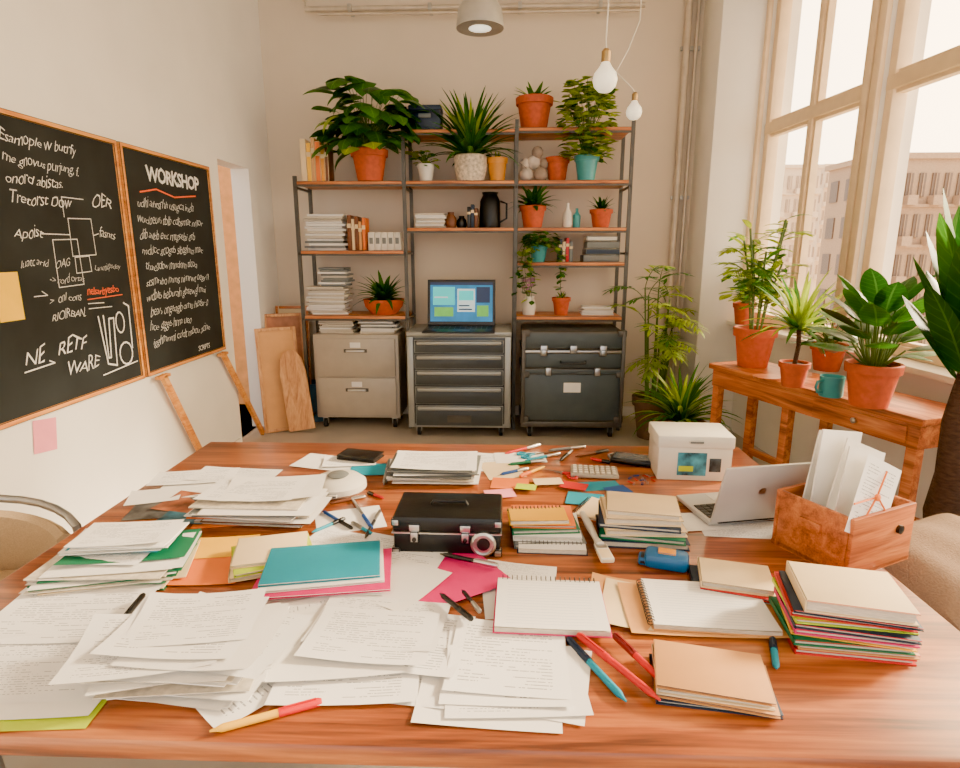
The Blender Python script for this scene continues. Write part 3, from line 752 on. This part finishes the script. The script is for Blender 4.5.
l2 = wp(634, 112, 4.6); bulb(l2, .056, [(l2[0], l2[1], l2[2]+.12), wp(632, 88, 4.6), wp(616, 72, 4.6), wp(628, 50, 4.6), wp(640, 20, 4.6), (wp(642, 0, 4.6)[0], 4.6, CH)])
b = B(); pm = mat('conduit_paint', (200, 186, 166), .4, .2)
zp = wp(480, 7, 5.5)[2]
b.tube([(wp(305, 5, 5.5)[0], 5.5, CH), (wp(305, 5, 5.5)[0], 5.5, zp), (wp(645, 5, 5.5)[0], 5.5, zp)], .022, pm, 12)
b.tube([(wp(320, 5, 5.5)[0], 5.44, zp-.06), (wp(640, 5, 5.5)[0], 5.44, zp-.06)], .012, pm, 10)
for px in (350, 430, 520, 600): b.box((.03, .14, .05), (wp(px, 5, 5.5)[0], 5.53, zp), steel)
b.done('ceiling_pipes')
b = B()
b.tube([(1.54, 5.55, 0), (1.54, 5.55, CH)], .03, pm, 14); b.tube([(1.62, 5.56, 0), (1.62, 5.56, CH)], .016, pm, 12)
for z in (.8, 2.0, 3.2): b.box((.16, .03, .03), (1.58, 5.585, z), steel)
b.done('wall_pipes')

# ------------------------------------------------ window bench + plants
BZ = 0.85
p0 = Vector((1.33, 3.80)); p1 = Vector((1.79, 2.50)); BL = (p1-p0).length
bd = .38
ang = atan2(-(p0-p1).x, (p0-p1).y)
b = B()
b.box((bd, BL, .035), (bd/2, BL/2, BZ-.0175), bench_w, bev=.006)
b.box((bd-.04, BL-.04, .11), (bd/2, BL/2, BZ-.09), bench_w, bev=.004)
b.box((.012, .5, .08), (.015, .32, BZ-.09), bench_w, bev=.003); b.lathe([(0, 0), (.012, 0), (.014, .015), (0, .02)], (.008, .32, BZ-.09), steel, 12, Matrix.Rotation(-pi/2, 4, 'Y'))
for x in (.05, bd-.05):
    for y in (.05, BL*.55, BL-.05): b.box((.05, .05, BZ-.1), (x, y, (BZ-.1)/2), bench_w, bev=.004)
for x in (.05, bd-.05): b.box((.03, BL-.1, .04), (x, BL/2, .25), bench_w)
b.done('window_bench', (p1.x, p1.y, 0), ang)
def bp(px, py): return P(px, py, BZ)
def pl(p): return (p.x, p.y, p.z)
b = B(); z = pot(b, .125, .24)
for i in range(9):
    az = i*.9; h = R.uniform(.35, .68); top = Vector((cos(az)*.12, sin(az)*.10, z+h)); b.tube([(cos(az)*.03, sin(az)*.03, z), (top+Vector((0, 0, z)))/2, top], .006, stemg, 6)
    for k in range(12):
        t = .4+.6*k/11; p_ = Vector((cos(az)*.03, sin(az)*.03, z)).lerp(top, t)
        b.leaf(p_, R.uniform(0, 6.28), R.uniform(.1, .9), .15, .04, .9, R.choice(GL))
        if k % 4 == 0: frond(b, p_, R.uniform(0, 6.28), R.uniform(.2, .9), .16, .9, R.choice(GL), ll=.10, lw=.028)
b.done('potted_bamboo', pl(bp(752, 366)))
b = B(); b.lathe([(0, 0), (.07, 0), (.075, .012), (0, .013)], (0, 0, 0), box_w, 24); b.done('wooden_coaster', pl(bp(768, 378)+Vector((-.01, -.01, 0))))
b = B(); z = pot(b, .075, .13); b.tube([(0, 0, z), (.01, 0, z+.1), (0, 0, z+.2)], .012, bark); spiky(b, z+.18, 54, .32, .04, GL, .1, 1.45, .9); b.done('potted_bench_dracaena', pl(bp(792, 386)))  # small dracaena on the bench, same kind as the shelf one
b = B(); z = pot(b, .10, .16); crown(b, z, .18, .14, 40, .12, .07, [lg1, lg2, brown_p]); b.done('potted_croton', pl(bp(826, 370)))
b = B(); b.lathe([(0, 0), (.05, 0), (.055, .01), (.055, .1), (.051, .1), (.05, .012), (0, .012)], (0, 0, 0), tpot, 28)
b.tube([(-.053, 0, .08), (-.085, 0, .078), (-.093, 0, .05), (-.08, 0, .025), (-.053, 0, .022)], .007, tpot, 8); b.done('coffee_mug', pl(bp(830, 396)), .3)
b = B(); z = pot(b, .115, .2)
for i in range(34):
    az = i*2.4; q = i/34; st = Vector((cos(az)*.03, sin(az)*.03, z)); pt = Vector((cos(az)*(.12-.07*q), sin(az)*(.12-.07*q), z+.05+q*.24))
    b.tube([st, pt], [.006, .004], stemg, 5); b.leaf(pt, az, .35+q*.9, .21, .12, .7, R.choice([lg1, lg2, lg1]), n=8, shape=2)
b.done('potted_rubber_plant', pl(bp(868, 405)))
b = B(); z = pot(b, .085, .17); crown(b, z, .3, .14, 48, .13, .08, GL, 0, 1.0, .03); b.done('potted_herb', (1.95, 4.88, SILL+.018))
# floor plants
b = B(); z = pot(b, .17, .36, mat('dark_planter', (94, 74, 58), .7))
for i in range(11):
    az = i*.75; h = R.uniform(.45, .98); bx, by = cos(az)*.06, sin(az)*.06; tp = Vector((cos(az)*.12, sin(az)*.08, z+h)); b.tube([(bx, by, z), tp], [.009, .006], stemg, 6)
    for k in range(3):
        fa = az+R.uniform(-1.3, 1.3)
        frond(b, tp-Vector((0, 0, .1*k)), -abs(fa % (2*pi)-pi) if R.random() < .6 else fa, 1.25-.3*k, .34, 1.4, R.choice([lg1, lg3, lg3]), ll=.15, lw=.026)
b.done('potted_palm', (1.29, 4.93, 0))
b = B(); wick = mat('wicker', (160, 114, 72), .9, var=.4, bump=.7, scale=70, stretch=(1, 1, 3))
b.lathe([(0, 0), (.16, 0), (.19, .15), (.18, .26), (.2, .29), (.17, .29), (.16, .24), (0, .24)], (0, 0, 0), wick, 28); b.lathe([(0, .23), (.15, .23), (.15, .25), (0, .26)], (0, 0, 0), soil, 14)
spiky(b, .27, 90, .48, .045, [lg1, lg1, lg3], .6, 1.5, 1.5); b.done('potted_spider_plant', (1.36, 4.38, 0))
# tree at right
b = B(); z = pot(b, .15, .34, mat('dark_planter', (94, 74, 58), .7))
b.tube([(0, 0, z), (.01, 0, .45), (.0, .01, .6), (.0, 0, .75), (-.01, .0, .95), (0, 0, 1.1), (0, 0, 1.28)], [.07, .062, .068, .058, .056, .045, .03], bark, 14)
for i in range(26):
    az = i*2.4; q = i/26; lf = cos(az) < .1
    pt = Vector((0, 0, 1.08+q*.2)); b.leaf(pt+Vector((cos(az)*.03, sin(az)*.03, 0)), az, (1.12+q*.32) if lf else (.75+q*.7), .36+.20*q if lf else .5, .13, (.4 if lf else .7)-q*.25, R.choice([lg1, lg2]), n=9, shape=2)
b.done('potted_fiddle_leaf_tree', (1.66, 2.12, 0))
# pouf + cushion
b = B()
b.lathe([(0, .0), (.22, 0), (.28, .05), (.29, .18), (.27, .34), (.2, .4), (0, .41)], (0, 0, 0), sack, 32); b.done('floor_pouf', (1.34, 1.58, 0))
def pillow(name, loc, w_, d_, h_, m, rz, tilt=0):
    b = B(); n = 14; vs = []; fs = []
    for sgn in (1, -1):
        for j in range(n+1):
            for i in range(n+1):
                u = i/n*2-1; v = j/n*2-1
                e_ = max(0, (1-u**4))*max(0, (1-v**4))
                x = u*w_/2*(1-.08*(1-v*v)*abs(u)); y = v*d_/2*(1-.08*(1-u*u)*abs(v))
                vs.append((x, y, sgn*h_/2*e_**.5+.006*sin(9*u+5*v)*e_))
    o = (n+1)**2
    for j in range(n):
        for i in range(n):
            a = j*(n+1)+i; fs.append((a, a+1, a+n+2, a+n+1)); fs.append((o+a+n+1, o+a+n+2, o+a+1, o+a))
    b.add(vs, fs, m, None, Matrix.Rotation(tilt, 4, 'X')); bmesh.ops.remove_doubles(b.bm, verts=b.bm.verts, dist=.0005)
    return b.done(name, loc, rz)
pillow('cushion', (1.32, 1.63, .58), .52, .46, .26, mat('cushion_linen', (140, 114, 90), .95, var=.12, bump=.4, scale=180), .4, .45)

# ------------------------------------------------ chair
b = B(); r_ = .27; n = 22
for (ra, rb, z0, z1, m) in [(r_-.025, r_+.02, .44, .70, fabric)]:
    vs = []; fs = []
    for i in range(n+1):
        a = radians(55)+radians(250)*i/n
        zt = z1-.10*abs(i/n*2-1)**2
        for (rr, zz) in [(ra, z0), (rb, z0), (rb+.02, (z0+zt)/2), (rb, zt), ((ra+rb)/2, zt+.015), (ra, zt), (ra-.01, (z0+zt)/2)]: vs.append((rr*cos(a), rr*sin(a), zz))
    k = 7
    for i in range(n):
        for j in range(k): fs.append((i*k+j, i*k+(j+1) % k, (i+1)*k+(j+1) % k, (i+1)*k+j))
    fs.append(tuple(range(k))); fs.append(tuple(n*k+j for j in range(k)))
    b.add(vs, fs, m)
b.lathe([(0, .38), (.22, .38), (.25, .42), (.25, .46), (.2, .49), (0, .5)], (0, 0, 0), fabric, 28)
pts = [(.24, .24, .0), (.2, .25, .5)]+[((r_+.03)*cos(radians(50)+radians(260)*i/n), (r_+.03)*sin(radians(50)+radians(260)*i/n), .74-.10*abs(i/n*2-1)**2) for i in range(n+1)]+[(.2, -.25, .5), (.24, -.24, 0)]
b.tube(pts, .014, mat('chair_metal', (150, 150, 150), .3, .8), 10)
for y in (-.2, .2): b.tube([(-.15, y*.7, .4), (-.24, y, 0)], .012, darksteel, 8)
b.done('upholstered_armchair', (-1.62, 1.60, 0), radians(0))

# ================================================= TABLE TOP ITEMS
def pen(name, a, c, m, m2, r=.005, z0=TZ):
    A = P(*a, z0); C = P(*c, z0); L = (C-A).length; an = atan2((C-A).y, (C-A).x)
    b = B(); Q = Matrix.Rotation(pi/2, 4, 'Y')
    b.lathe([(0, 0), (r*.25, 0), (r*.5, L*.05), (r*.95, L*.1), (r, L*.12), (r, L*.6)], (0, 0, r), m, 14, Q)
    b.lathe([(r, L*.6), (r*1.12, L*.6), (r*1.12, L*.97), (r*.8, L), (0, L)], (0, 0, r*1.0), m2, 14, Q)
    b.box((L*.3, r*.5, r*.3), (L*.8, 0, r*2.25), m2)
    b.done(name, (A.x, A.y, z0+.0005), an)
def spread(name, items, z0=TZ, dz=.0016, curl=.006):
    o = P(items[0][0], items[0][1], z0); b = B(); z = .0008
    for (px, py, rz, w_, d_, m) in items:
        p_ = P(px, py, z0)-o; b.sheet(w_, d_, (p_.x, p_.y, z), radians(rz), m, curl); z += dz
    b.done(name, (o.x, o.y, z0), recalc=False)
def pstack(name, px, py, w_, d_, h, n, rz, ms, jit=.02, rj=8, z0=TZ, tops=None, curl=.012):
    o = P(px, py, z0); b = B(); th = h/n
    for i in range(n):
        m = R.choice(ms); x, y, a = R.uniform(-jit, jit), R.uniform(-jit, jit), radians(R.uniform(-rj, rj))
        b.box((w_, d_, th*.62), (x, y, th*(i+.4)), m, rz=a)
        if i % 2: b.sheet(w_, d_, (x*1.3, y*1.3, th*(i+.8)), a*1.3, paperW, curl*.5)
    z = h
    for (dx, dy, a, tw, td, m) in (tops or [(0, 0, 0, w_, d_, paperA)]):
        b.sheet(tw, td, (dx, dy, z+.001), radians(a), m, curl); z += .003
    b.done(name, (o.x, o.y, z0), radians(rz), recalc=False)
def bookg(b, w_, d_, t, x, y, z, rz, cov, pages=paperE):
    b.X = Matrix.Translation((x, y, z)) @ Matrix.Rotation(rz, 4, 'Z')
    c = min(.003, t*.22)
    b.box((w_, d_, c), (0, 0, c/2), cov); b.box((w_, d_, c), (0, 0, t-c/2), cov, bev=.0008)
    b.box((c, d_, t), (-w_/2+c/2, 0, t/2), cov); b.box((w_-.01, d_-.01, t-2*c), (0, 0, t/2), pages)
    b.X = Matrix.Identity(4)
def books(name, px, py, rz, specs, z0=TZ):
    o = P(px, py, z0); b = B(); z = 0
    for (w_, d_, t, dx, dy, a, cov) in specs:
        bookg(b, w_, d_, t, dx, dy, z, radians(a), cov); z += t+.0006
    b.done(name, (o.x, o.y, z0), radians(rz)); return z
def spiral_nb(name, px, py, rz, w_, d_, t, cov, page, z0=TZ, side='top'):
    o = P(px, py, z0); b = B()
    b.box((w_, d_, .0015), (0, 0, .001), cov); b.box((w_-.008, d_-.006, t), (0, 0, .0018+t/2), paperE)
    b.sheet(w_-.008, d_-.006, (0, 0, .003+t), 0, page, .004)
    rr = t*.6+.004; n = int((w_ if side == 'top' else d_)/.012)
    for i in range(n):
        q = (i+.5)/n-.5
        c = (q*(w_-.02), d_/2, rr*.8) if side == 'top' else (-w_/2, q*(d_-.02), rr*.8)
        pts = []
        for k in range(9):
            a = 2*pi*k/8
            pts.append((c[0], c[1]+rr*cos(a), c[2]+rr*sin(a)*.9+.002) if side == 'top' else (c[0]+rr*cos(a), c[1], c[2]+rr*sin(a)*.9+.002))
        b.tube(pts, .0011, darksteel, 5)
    b.done(name, (o.x, o.y, z0), radians(rz), recalc=False)

# foreground left documents
spread('document_folder', [(62, 655, 4, .33, .40, lime_p), (64, 650, 4, .325, .385, paperW), (40, 668, 5, .30, .20, paperB), (66, 618, 4, .31, .2, paperA)])
pstack('paper_pile', 197, 662, .27, .20, .055, 18, 6, [paperW, paperE, paperW], .024, 11,
       tops=[(.06, .0, -18, .27, .2, paperB), (-.07, -.02, 8, .27, .2, paperB), (.03, -.015, -9, .26, .19, paperW), (-.02, .02, -5, .26, .2, paperA), (-.01, .045, 3, .24, .17, paperA)], curl=.02)
spread('fanned_papers', [(262, 668, -40, .2, .27, paperA), (275, 650, -58, .2, .26, paperW), (285, 632, -68, .19, .26, paperB), (296, 612, -75, .18, .24, paperW)], curl=.02)
spread('loose_papers', [(385, 665, -8, .29, .2, paperB), (350, 672, 5, .27, .19, paperA), (400, 642, -10, .28, .2, paperA), (340, 652, 9, .26, .19, paperW), (380, 628, -6, .28, .18, paperB), (372, 642, -4, .26, .18, paperA)], curl=.01, dz=.003)
spread('loose_papers', [(490, 688, -3, .26, .2, paperW), (520, 676, -12, .26, .2, paperW), (515, 682, 3, .26, .19, paperB), (506, 668, -1, .24, .22, paperA), (508, 660, -4, .23, .22, paperA)], curl=.008, dz=.002, z0=TZ+.001)
spread('colored_folders', [(385, 577, -12, .22, .28, mag_p), (325, 597, 6, .36, .19, mag_p), (410, 573, 25, .3, .2, paperW), (452, 580, 35, .24, .20, mag_p), (398, 560, -14, .24, .20, paperA), (402, 588, -30, .16, .2, paperW)], dz=.0022, z0=TZ+.0005)
books('folder_stack', 325, 572, 7, [(.29, .19, .006, .01, -.01, -4, paperW), (.30, .2, .005, .015, -.018, 2, mag_p), (.29, .19, .006, 0, .0, 5, paperW), (.28, .18, .006, -.004, .01, 4, teal_p)], z0=TZ+.016)
spread('envelopes', [(208, 570, 4, .19, .15, orange_p), (222, 548, 10, .18, .12, yellow_p)], z0=TZ+.001)
books('folder_stack', 272, 560, 20, [(.20, .17, .012, 0, 0, 0, cream), (.2, .16, .008, .005, 0, 6, lime_p), (.18, .15, .01, 0, .01, -4, cream)], z0=TZ+.006)
# left stacks
pstack('document_stack', 125, 568, .32, .2, .035, 9, 10, [paperW, cream, paperE, green_p], .018, 7, tops=[(0, 0, 0, .3, .19, paperW), (0.01, .03, 2, .3, .16, green_p), (-.03, .01, -8, .2, .13, paperA)])
pstack('document_stack', 128, 541, .24, .14, .02, 5, 6, [paperW, teal_p, paperE], .012, 5, tops=[(0, 0, 0, .24, .14, paperA)], z0=TZ+.050)
spread('magazines', [(165, 508, 12, .2, .16, mat('magazine_print', (90, 90, 88), .3, var=.9, scale=18)), (190, 503, -8, .17, .15, mat('magazine_print_warm', (150, 90, 60), .3, var=.9, scale=14)), (155, 497, 20, .16, .12, paperW), (185, 520, -6, .15, .07, mat('magazine_blue', (60, 110, 130), .3, var=.9, scale=20))], z0=TZ+.001)
pstack('paper_stack', 262, 512, .33, .20, .055, 11, 4, [paperW, paperE, grey_p, brown_p, paperW, orange_p], .03, 9, tops=[(.03, .05, 6, .3, .2, paperW), (-.03, .03, -4, .3, .18, paperA)])
spread('scattered_papers', [(205, 488, 6, .30, .16, paperW), (235, 476, -4, .3, .14, paperB), (195, 478, 12, .28, .14, paperA)], z0=TZ+.003)
# back left bits
spread('scattered_papers', [(330, 463, -14, .26, .15, paperW), (372, 470, 5, .16, .12, teal_p), (350, 462, 10, .2, .12, paperA)])
o = P(361, 459); b = B(); bookg(b, .16, .09, .018, 0, 0, 0, 0, black, black); b.done('black_notebook', (o.x, o.y, TZ+.006), -.25)
pen('marker_pen', (384, 487), (390, 462), steel, grey_p, .008)
o = P(339, 490); b = B()
b.lathe([(0, 0), (.082, 0), (.094, .012), (.093, .03), (.072, .047), (.03, .052), (0, .053)], (0, 0, 0), wpot, 32)
b.lathe([(.03, .051), (.036, .056), (.03, .06), (0, .061)], (0, 0, 0), grey_p, 20); b.box((.04, .02, .012), (.0, -.09, .016), grey_p, bev=.003)
b.done('conference_speaker', (o.x, o.y, TZ+.0005))
pstack('paper_stack', 436, 474, .30, .2, .05, 11, 1, [paperW, paperE, paperW, grey_p], .02, 5)
for (a, c, m, m2) in [((322, 512), (352, 530), blue_p, black), ((352, 500), (372, 530), steel, blue_p), ((312, 534), (345, 520), teal_p, black), ((365, 540), (380, 512), black, steel), ((330, 505), (365, 498), brown_p, steel), ((380, 540), (352, 524), teal_p, steel), ((384, 500), (368, 494), red_p, black)]:
    pen('ballpoint_pen', a, c, m, m2, .005)
spread('scattered_papers', [(350, 520, 20, .2, .16, paperW), (340, 540, -15, .18, .1, paperA)], z0=TZ+.0002, dz=.0005, curl=.0)
spread('scattered_papers', [(485, 462, -8, .2, .2, paperA), (502, 470, 15, .14, .18, cream), (520, 458, 5, .2, .12, paperW)], z0=TZ+.0002, dz=.0006, curl=.0)

# black toolbox
o = P(450, 541); b = B(); W_, D_, H_ = .285, .17, .105
b.box((W_, D_, H_*.62), (0, 0, H_*.31), blackm, bev=.006); b.box((W_+.006, D_+.006, H_*.42), (0, 0, H_*.62+H_*.21+.002), blackm, bev=.008)
b.box((W_+.008, D_+.008, .004), (0, 0, H_*.63), steel)
for x in (-.085, .05):
    b.box((.03, .006, .022), (x, -D_/2-.005, H_*.78), steel, bev=.002); b.box((.022, .008, .03), (x, -D_/2-.008, H_*.55), steel, bev=.002)
    b.lathe([(0, 0), (.006, 0), (.006, .004), (0, .005)], (x, -D_/2-.012, H_*.5), black, 12, Matrix.Rotation(pi/2, 4, 'X'))
Q = Matrix.Rotation(pi/2, 4, 'X')
b.lathe([(0, 0), (.034, 0), (.034, .008), (.028, .012), (.028, .006), (0, .006)], (.098, -D_/2-.001, H_*.38), steel, 28, Q)
b.lathe([(0, .006), (.018, .006), (.016, .010), (0, .011)], (.098, -D_/2-.001, H_*.38), black, 20, Q)
for x in (-1, 1):
    for z in (.012, H_-.01): b.box((.022, .022, .02), (x*(W_/2-.006), -D_/2+.006, z), steel, bev=.003)
b.tube([(-.05, 0, H_+.006), (-.045, 0, H_+.016), (.045, 0, H_+.016), (.05, 0, H_+.006)], .005, black, 8)
b.done('metal_toolbox', (o.x, o.y, TZ), radians(-1))
pen('ballpoint_pen', (440, 556), (498, 568), black, steel, .006, TZ+.014)
for (a, c, m, m2) in [((505, 455), (540, 446), red_p, steel), ((525, 462), (560, 455), teal_p, steel), ((545, 468), (520, 478), yellow_p, orange_p), ((560, 462), (572, 452), black, steel), ((500, 476), (528, 470), blue_p, steel), ((575, 458), (608, 452), brown_p, black), ((548, 452), (585, 448), grey_p, steel), ((508, 466), (545, 462), green_p, steel), ((590, 460), (610, 464), red_p, black)]:
    pen('colored_pencil', a, c, m, m2, .006)
def scissors(px, py, rz, m):
    o = P(px, py); b = B()
    for s_ in (-1, 1):
        pts = [(.03+.018*cos(t*pi/6)-.08, s_*.02+.013*sin(t*pi/6), .005) for t in range(13)]; b.tube(pts, .004, m, 8)
        b.tube([(-.035, s_*.014, .005), (0, 0, .005)], .004, m, 6); b.add([(0, -s_*.006, .004), (0, s_*.006, .006), (.09, s_*.001, .005)], [(0, 1, 2)], steel)
    b.lathe([(0, 0), (.005, 0), (.005, .009), (0, .01)], (0, 0, 0), steel, 10); b.done('scissors', (o.x, o.y, TZ+.0005), rz)
scissors(535, 455, .4, teal_p); scissors(562, 474, 2.6, red_p)
spread('sticky_note_pads', [(600, 486, 10, .14, .08, teal_p), (510, 484, -5, .13, .1, orange_p), (585, 500, -12, .12, .1, teal_p), (500, 495, 12, .1, .07, pink_p), (618, 492, 20, .08, .07, blue_p), (574, 488, -20, .09, .06, red_p), (548, 484, 8, .1, .06, cream), (526, 490, -10, .07, .05, lime_p)], curl=0)
b = B(); o = P(640, 480)
for i in range(14):
    x, y, a = R.uniform(-.07, .07), R.uniform(-.04, .04), R.uniform(0, 6.28)
    b.X = Matrix.Translation((x, y, .002)) @ Matrix.Rotation(a, 4, 'Z')
    b.tube([(-.012, -.003, 0), (.012, -.003, 0), (.014, 0, 0), (.012, .003, 0), (-.009, .003, 0), (-.010, .001, 0), (.008, -.001, 0)], .0009, [steel, red_p, blue_p][i % 3], 5)
b.X = Matrix.Identity(4); b.done('paper_clips', (o.x, o.y, TZ))
o = P(594, 474); b = B(); b.box((.17, .10, .014), (0, 0, .007), cabm, bev=.004)
for i in range(8):
    for j in range(4): b.box((.016, .017, .005), (-.07+i*.02, -.036+j*.022, .016), wpot, bev=.002)
b.done('calculator_keyboard', (o.x, o.y, TZ+.002), -.1)
o = P(634, 462); b = B(); b.box((.17, .09, .02), (0, 0, .01), black, bev=.006); b.box((.15, .07, .002), (0, 0, .021), mat('phone_glass', (70, 80, 88), .1)); b.tube([(-.085, -.03, .014), (-.1, 0, .014), (-.085, .03, .014)], .004, steel, 6)
b.done('tablet_device', (o.x, o.y, TZ), -.35)
books('notebook_stack', 546, 534, 2, [(.20, .17, .014, 0, 0, 2, grey_p), (.19, .16, .014, 0, .005, -3, paperW), (.19, .15, .012, -.01, .015, 3, green_p), (.18, .14, .008, -.01, .02, -2, orange_p)])
spiral_nb('spiral_notepad', 538, 518, 4, .17, .09, .008, yellow_p, yellow_p, TZ+.053)
spiral_nb('spiral_notepad', 552, 551, -2, .19, .04, .010, navy_p, paperC, TZ, 'top')
spiral_nb('spiral_notepad', 600, 512, -30, .12, .15, .006, orange_p, cream, TZ+.003, 'side')
A = P(582, 520); C = P(607, 568); an = atan2((C-A).y, (C-A).x); L = (C-A).length; b = B()
b.tube([(0, 0, .012), (L*.3, 0, .014), (L*.6, 0, .012), (L*.75, 0, .014)], [.009, .012, .008, .014], wpot, 10); b.box((L*.12, .034, .014), (L*.78, 0, .014), steel, bev=.003); b.box((L*.2, .036, .014), (L*.92, 0, .013), cream, bev=.004)
b.done('paint_brush', (A.x, A.y, TZ+.010), an)
books('book_stack', 640, 535, -6, [(.24, .17, .02, 0, 0, 2, navy_p), (.23, .17, .014, .0, 0, -4, green_p), (.22, .16, .016, .0, .0, 5, cream), (.22, .16, .012, -.01, .0, -3, navy_p), (.21, .15, .018, -.005, 0, 3, cream), (.20, .14, .016, .0, 0, -4, cream)])
# white carton
o = P(694, 480); b = B(); o.y += .08; W_, D_, H_ = .26, .18, .165
b.box((W_-.006, D_-.006, H_-.03), (0, 0, (H_-.03)/2), wpot, bev=.004); b.box((W_+.004, D_+.004, .045), (0, 0, H_-.022), wpot, bev=.006)
Qb = Matrix.Rotation(pi/2, 4, 'X')
b.quad(.10, .085, Matrix.Translation((-.01, -D_/2+.0015, .062)) @ Qb, mat('label_print', (60, 130, 150), .4, var=.9, scale=22)); b.quad(.04, .05, Matrix.Translation((.07, -D_/2+.0015, .06)) @ Qb, mat('label_dark', (60, 70, 76), .4, var=.8, scale=30))
b.quad(.05, .02, Matrix.Translation((-.03, -D_/2+.0005, .045)) @ Qb, lime_p); b.box((.05, .01, .012), (0, -D_/2-.003, H_-.02), grey_p, bev=.002)
b.done('storage_carton', (o.x, o.y, TZ), radians(-3), )
# laptop (lid back to viewer)
spread('scattered_papers', [(745, 529, -4, .26, .12, paperB), (700, 522, 8, .16, .12, paperW)], curl=.002)
o = P(750, 524); laptop('laptop', (o.x, o.y, TZ+.004), radians(180+12), .27, .20, alu, 106)
# wooden box with papers
rzb = radians(27); b = B(); W_, D_, H_ = .25, .22, .16; t = .012
b.box((W_, D_, t), (0, 0, t/2), box_w)
for s_ in (-1, 1):
    b.box((W_, t, H_), (0, s_*(D_/2-t/2), H_/2), box_w, bev=.003); b.box((t, D_-2*t, H_), (s_*(W_/2-t/2), 0, H_/2), box_w, bev=.003)
b.box((.012, .06, .03), (-W_/2-.004, 0, .10), box_w, bev=.003)
b.lathe([(0, 0), (.012, 0), (.012, .008), (0, .01)], (.06, -D_/2, .1), black, 14, Q)
for i, (yy, xx, ry, hh, ww) in enumerate([(.075, .0, .30, .26, .17), (.045, -.015, .18, .28, .17), (.01, .01, .38, .25, .17), (-.025, -.02, .26, .25, .16), (-.055, -.005, .42, .22, .15)]):
    b.box((ww, .004, hh), (xx+.03, yy, t+hh/2+.03), paperW, rx=-.08, ry=ry)
b.X = Matrix.Translation((-.035, -.094, .19)) @ Matrix.Rotation(-.12, 4, 'X') @ Matrix.Rotation(.45, 4, 'Y')
b.quad(.15, .20, Matrix.Translation((0, 0, 0)) @ Qb, paperA)
b.tube([(-.076, -.004, -.03), (0, -.007, .01), (.076, -.004, -.025)], .0025, orange_p, 5)
b.tube([(-.03, -.004, -.085), (-.005, -.008, .01), (.01, -.004, .08)], .0025, orange_p, 5)
b.lathe([(0, -.005), (.009, -.003), (.009, .003), (0, .005)], (-.004, -.009, .008), orange_p, 10, Q)
b.X = Matrix.Identity(4)
b.done('wooden_document_box', (.925, 1.53, TZ), rzb)
o = P(666, 566); b = B(); b.box((.11, .065, .04), (0, 0, .02), mat('tape_blue', (16, 92, 146), .35), bev=.014); b.box((.045, .03, .004), (0, 0, .041), ypot, bev=.001); b.box((.03, .045, .02), (-.055, 0, .012), black, bev=.006); b.box((.07, .016, .002), (.08, 0, .004), steel)
b.done('tape_measure', (o.x, o.y, TZ), -.3)
books('book_stack', 732, 588, -14, [(.19, .14, .014, 0, 0, 4, navy_p), (.17, .13, .006, .01, 0, -3, red_p), (.165, .12, .016, .005, .005, 0, cream)])
spread('manila_folder', [(612, 600, -14, .11, .2, tan), (628, 605, -16, .12, .19, cream), (700, 612, -2, .34, .2, tan)], z0=TZ+.001, curl=.01)
spiral_nb('spiral_notebook', 706, 608, -4, .27, .19, .008, tan, paperC, TZ+.008, 'side')
spiral_nb('spiral_notebook', 550, 608, -2, .25, .2, .010, mag_p, paperC, TZ+.012, 'top')
spread('scattered_papers', [(512, 594, 5, .14, .2, paperW), (520, 575, -8, .18, .10, paperB)], z0=TZ+.0005)
pen('ballpoint_pen', (440, 596), (472, 622), black, black, .006, TZ+.022); pen('ballpoint_pen', (462, 592), (480, 614), black, steel, .005, TZ+.022)
books('folder_stack', 712, 690, -11, [(.215, .13, .009, 0, .01, 3, navy_p), (.21, .135, .006, 0, .01, -2, tan), (.20, .13, .012, -.005, .012, 1, cream), (.20, .135, .006, -.004, .012, -1, tan)])
R3 = random.Random(5); sp = []
for i, (c_, t) in enumerate(zip([red_p, tan, green_p, yellow_p, mag_p, navy_p, lime_p, red_p, navy_p, cream], [.012, .010, .012, .010, .011, .009, .010, .010, .006, .026])):
    sp.append((.225 if i < 9 else .20, .16, t, R3.uniform(-.006, .006), R3.uniform(-.006, .006), R3.uniform(-4, 4), c_))
books('book_stack', 838, 636, -10, sp)
# markers
pen('marker_pen', (626, 705), (568, 642), teal_p, navy_p, .007, TZ+.0005)
pen('marker_pen', (660, 704), (578, 638), red_p, red_p, .007, TZ+.012)
pen('marker_pen', (672, 694), (614, 638), red_p, mat('marker_dark_red', (120, 20, 26), .4), .007, TZ+.012)
pen('marker_pen', (776, 672), (772, 642), teal_p, navy_p, .007)
pen('ballpoint_pen', (97, 654), (144, 597), black, black, .006, TZ+.016)
pen('highlighter_pen', (210, 735), (322, 705), yellow_p, red_p, .007)
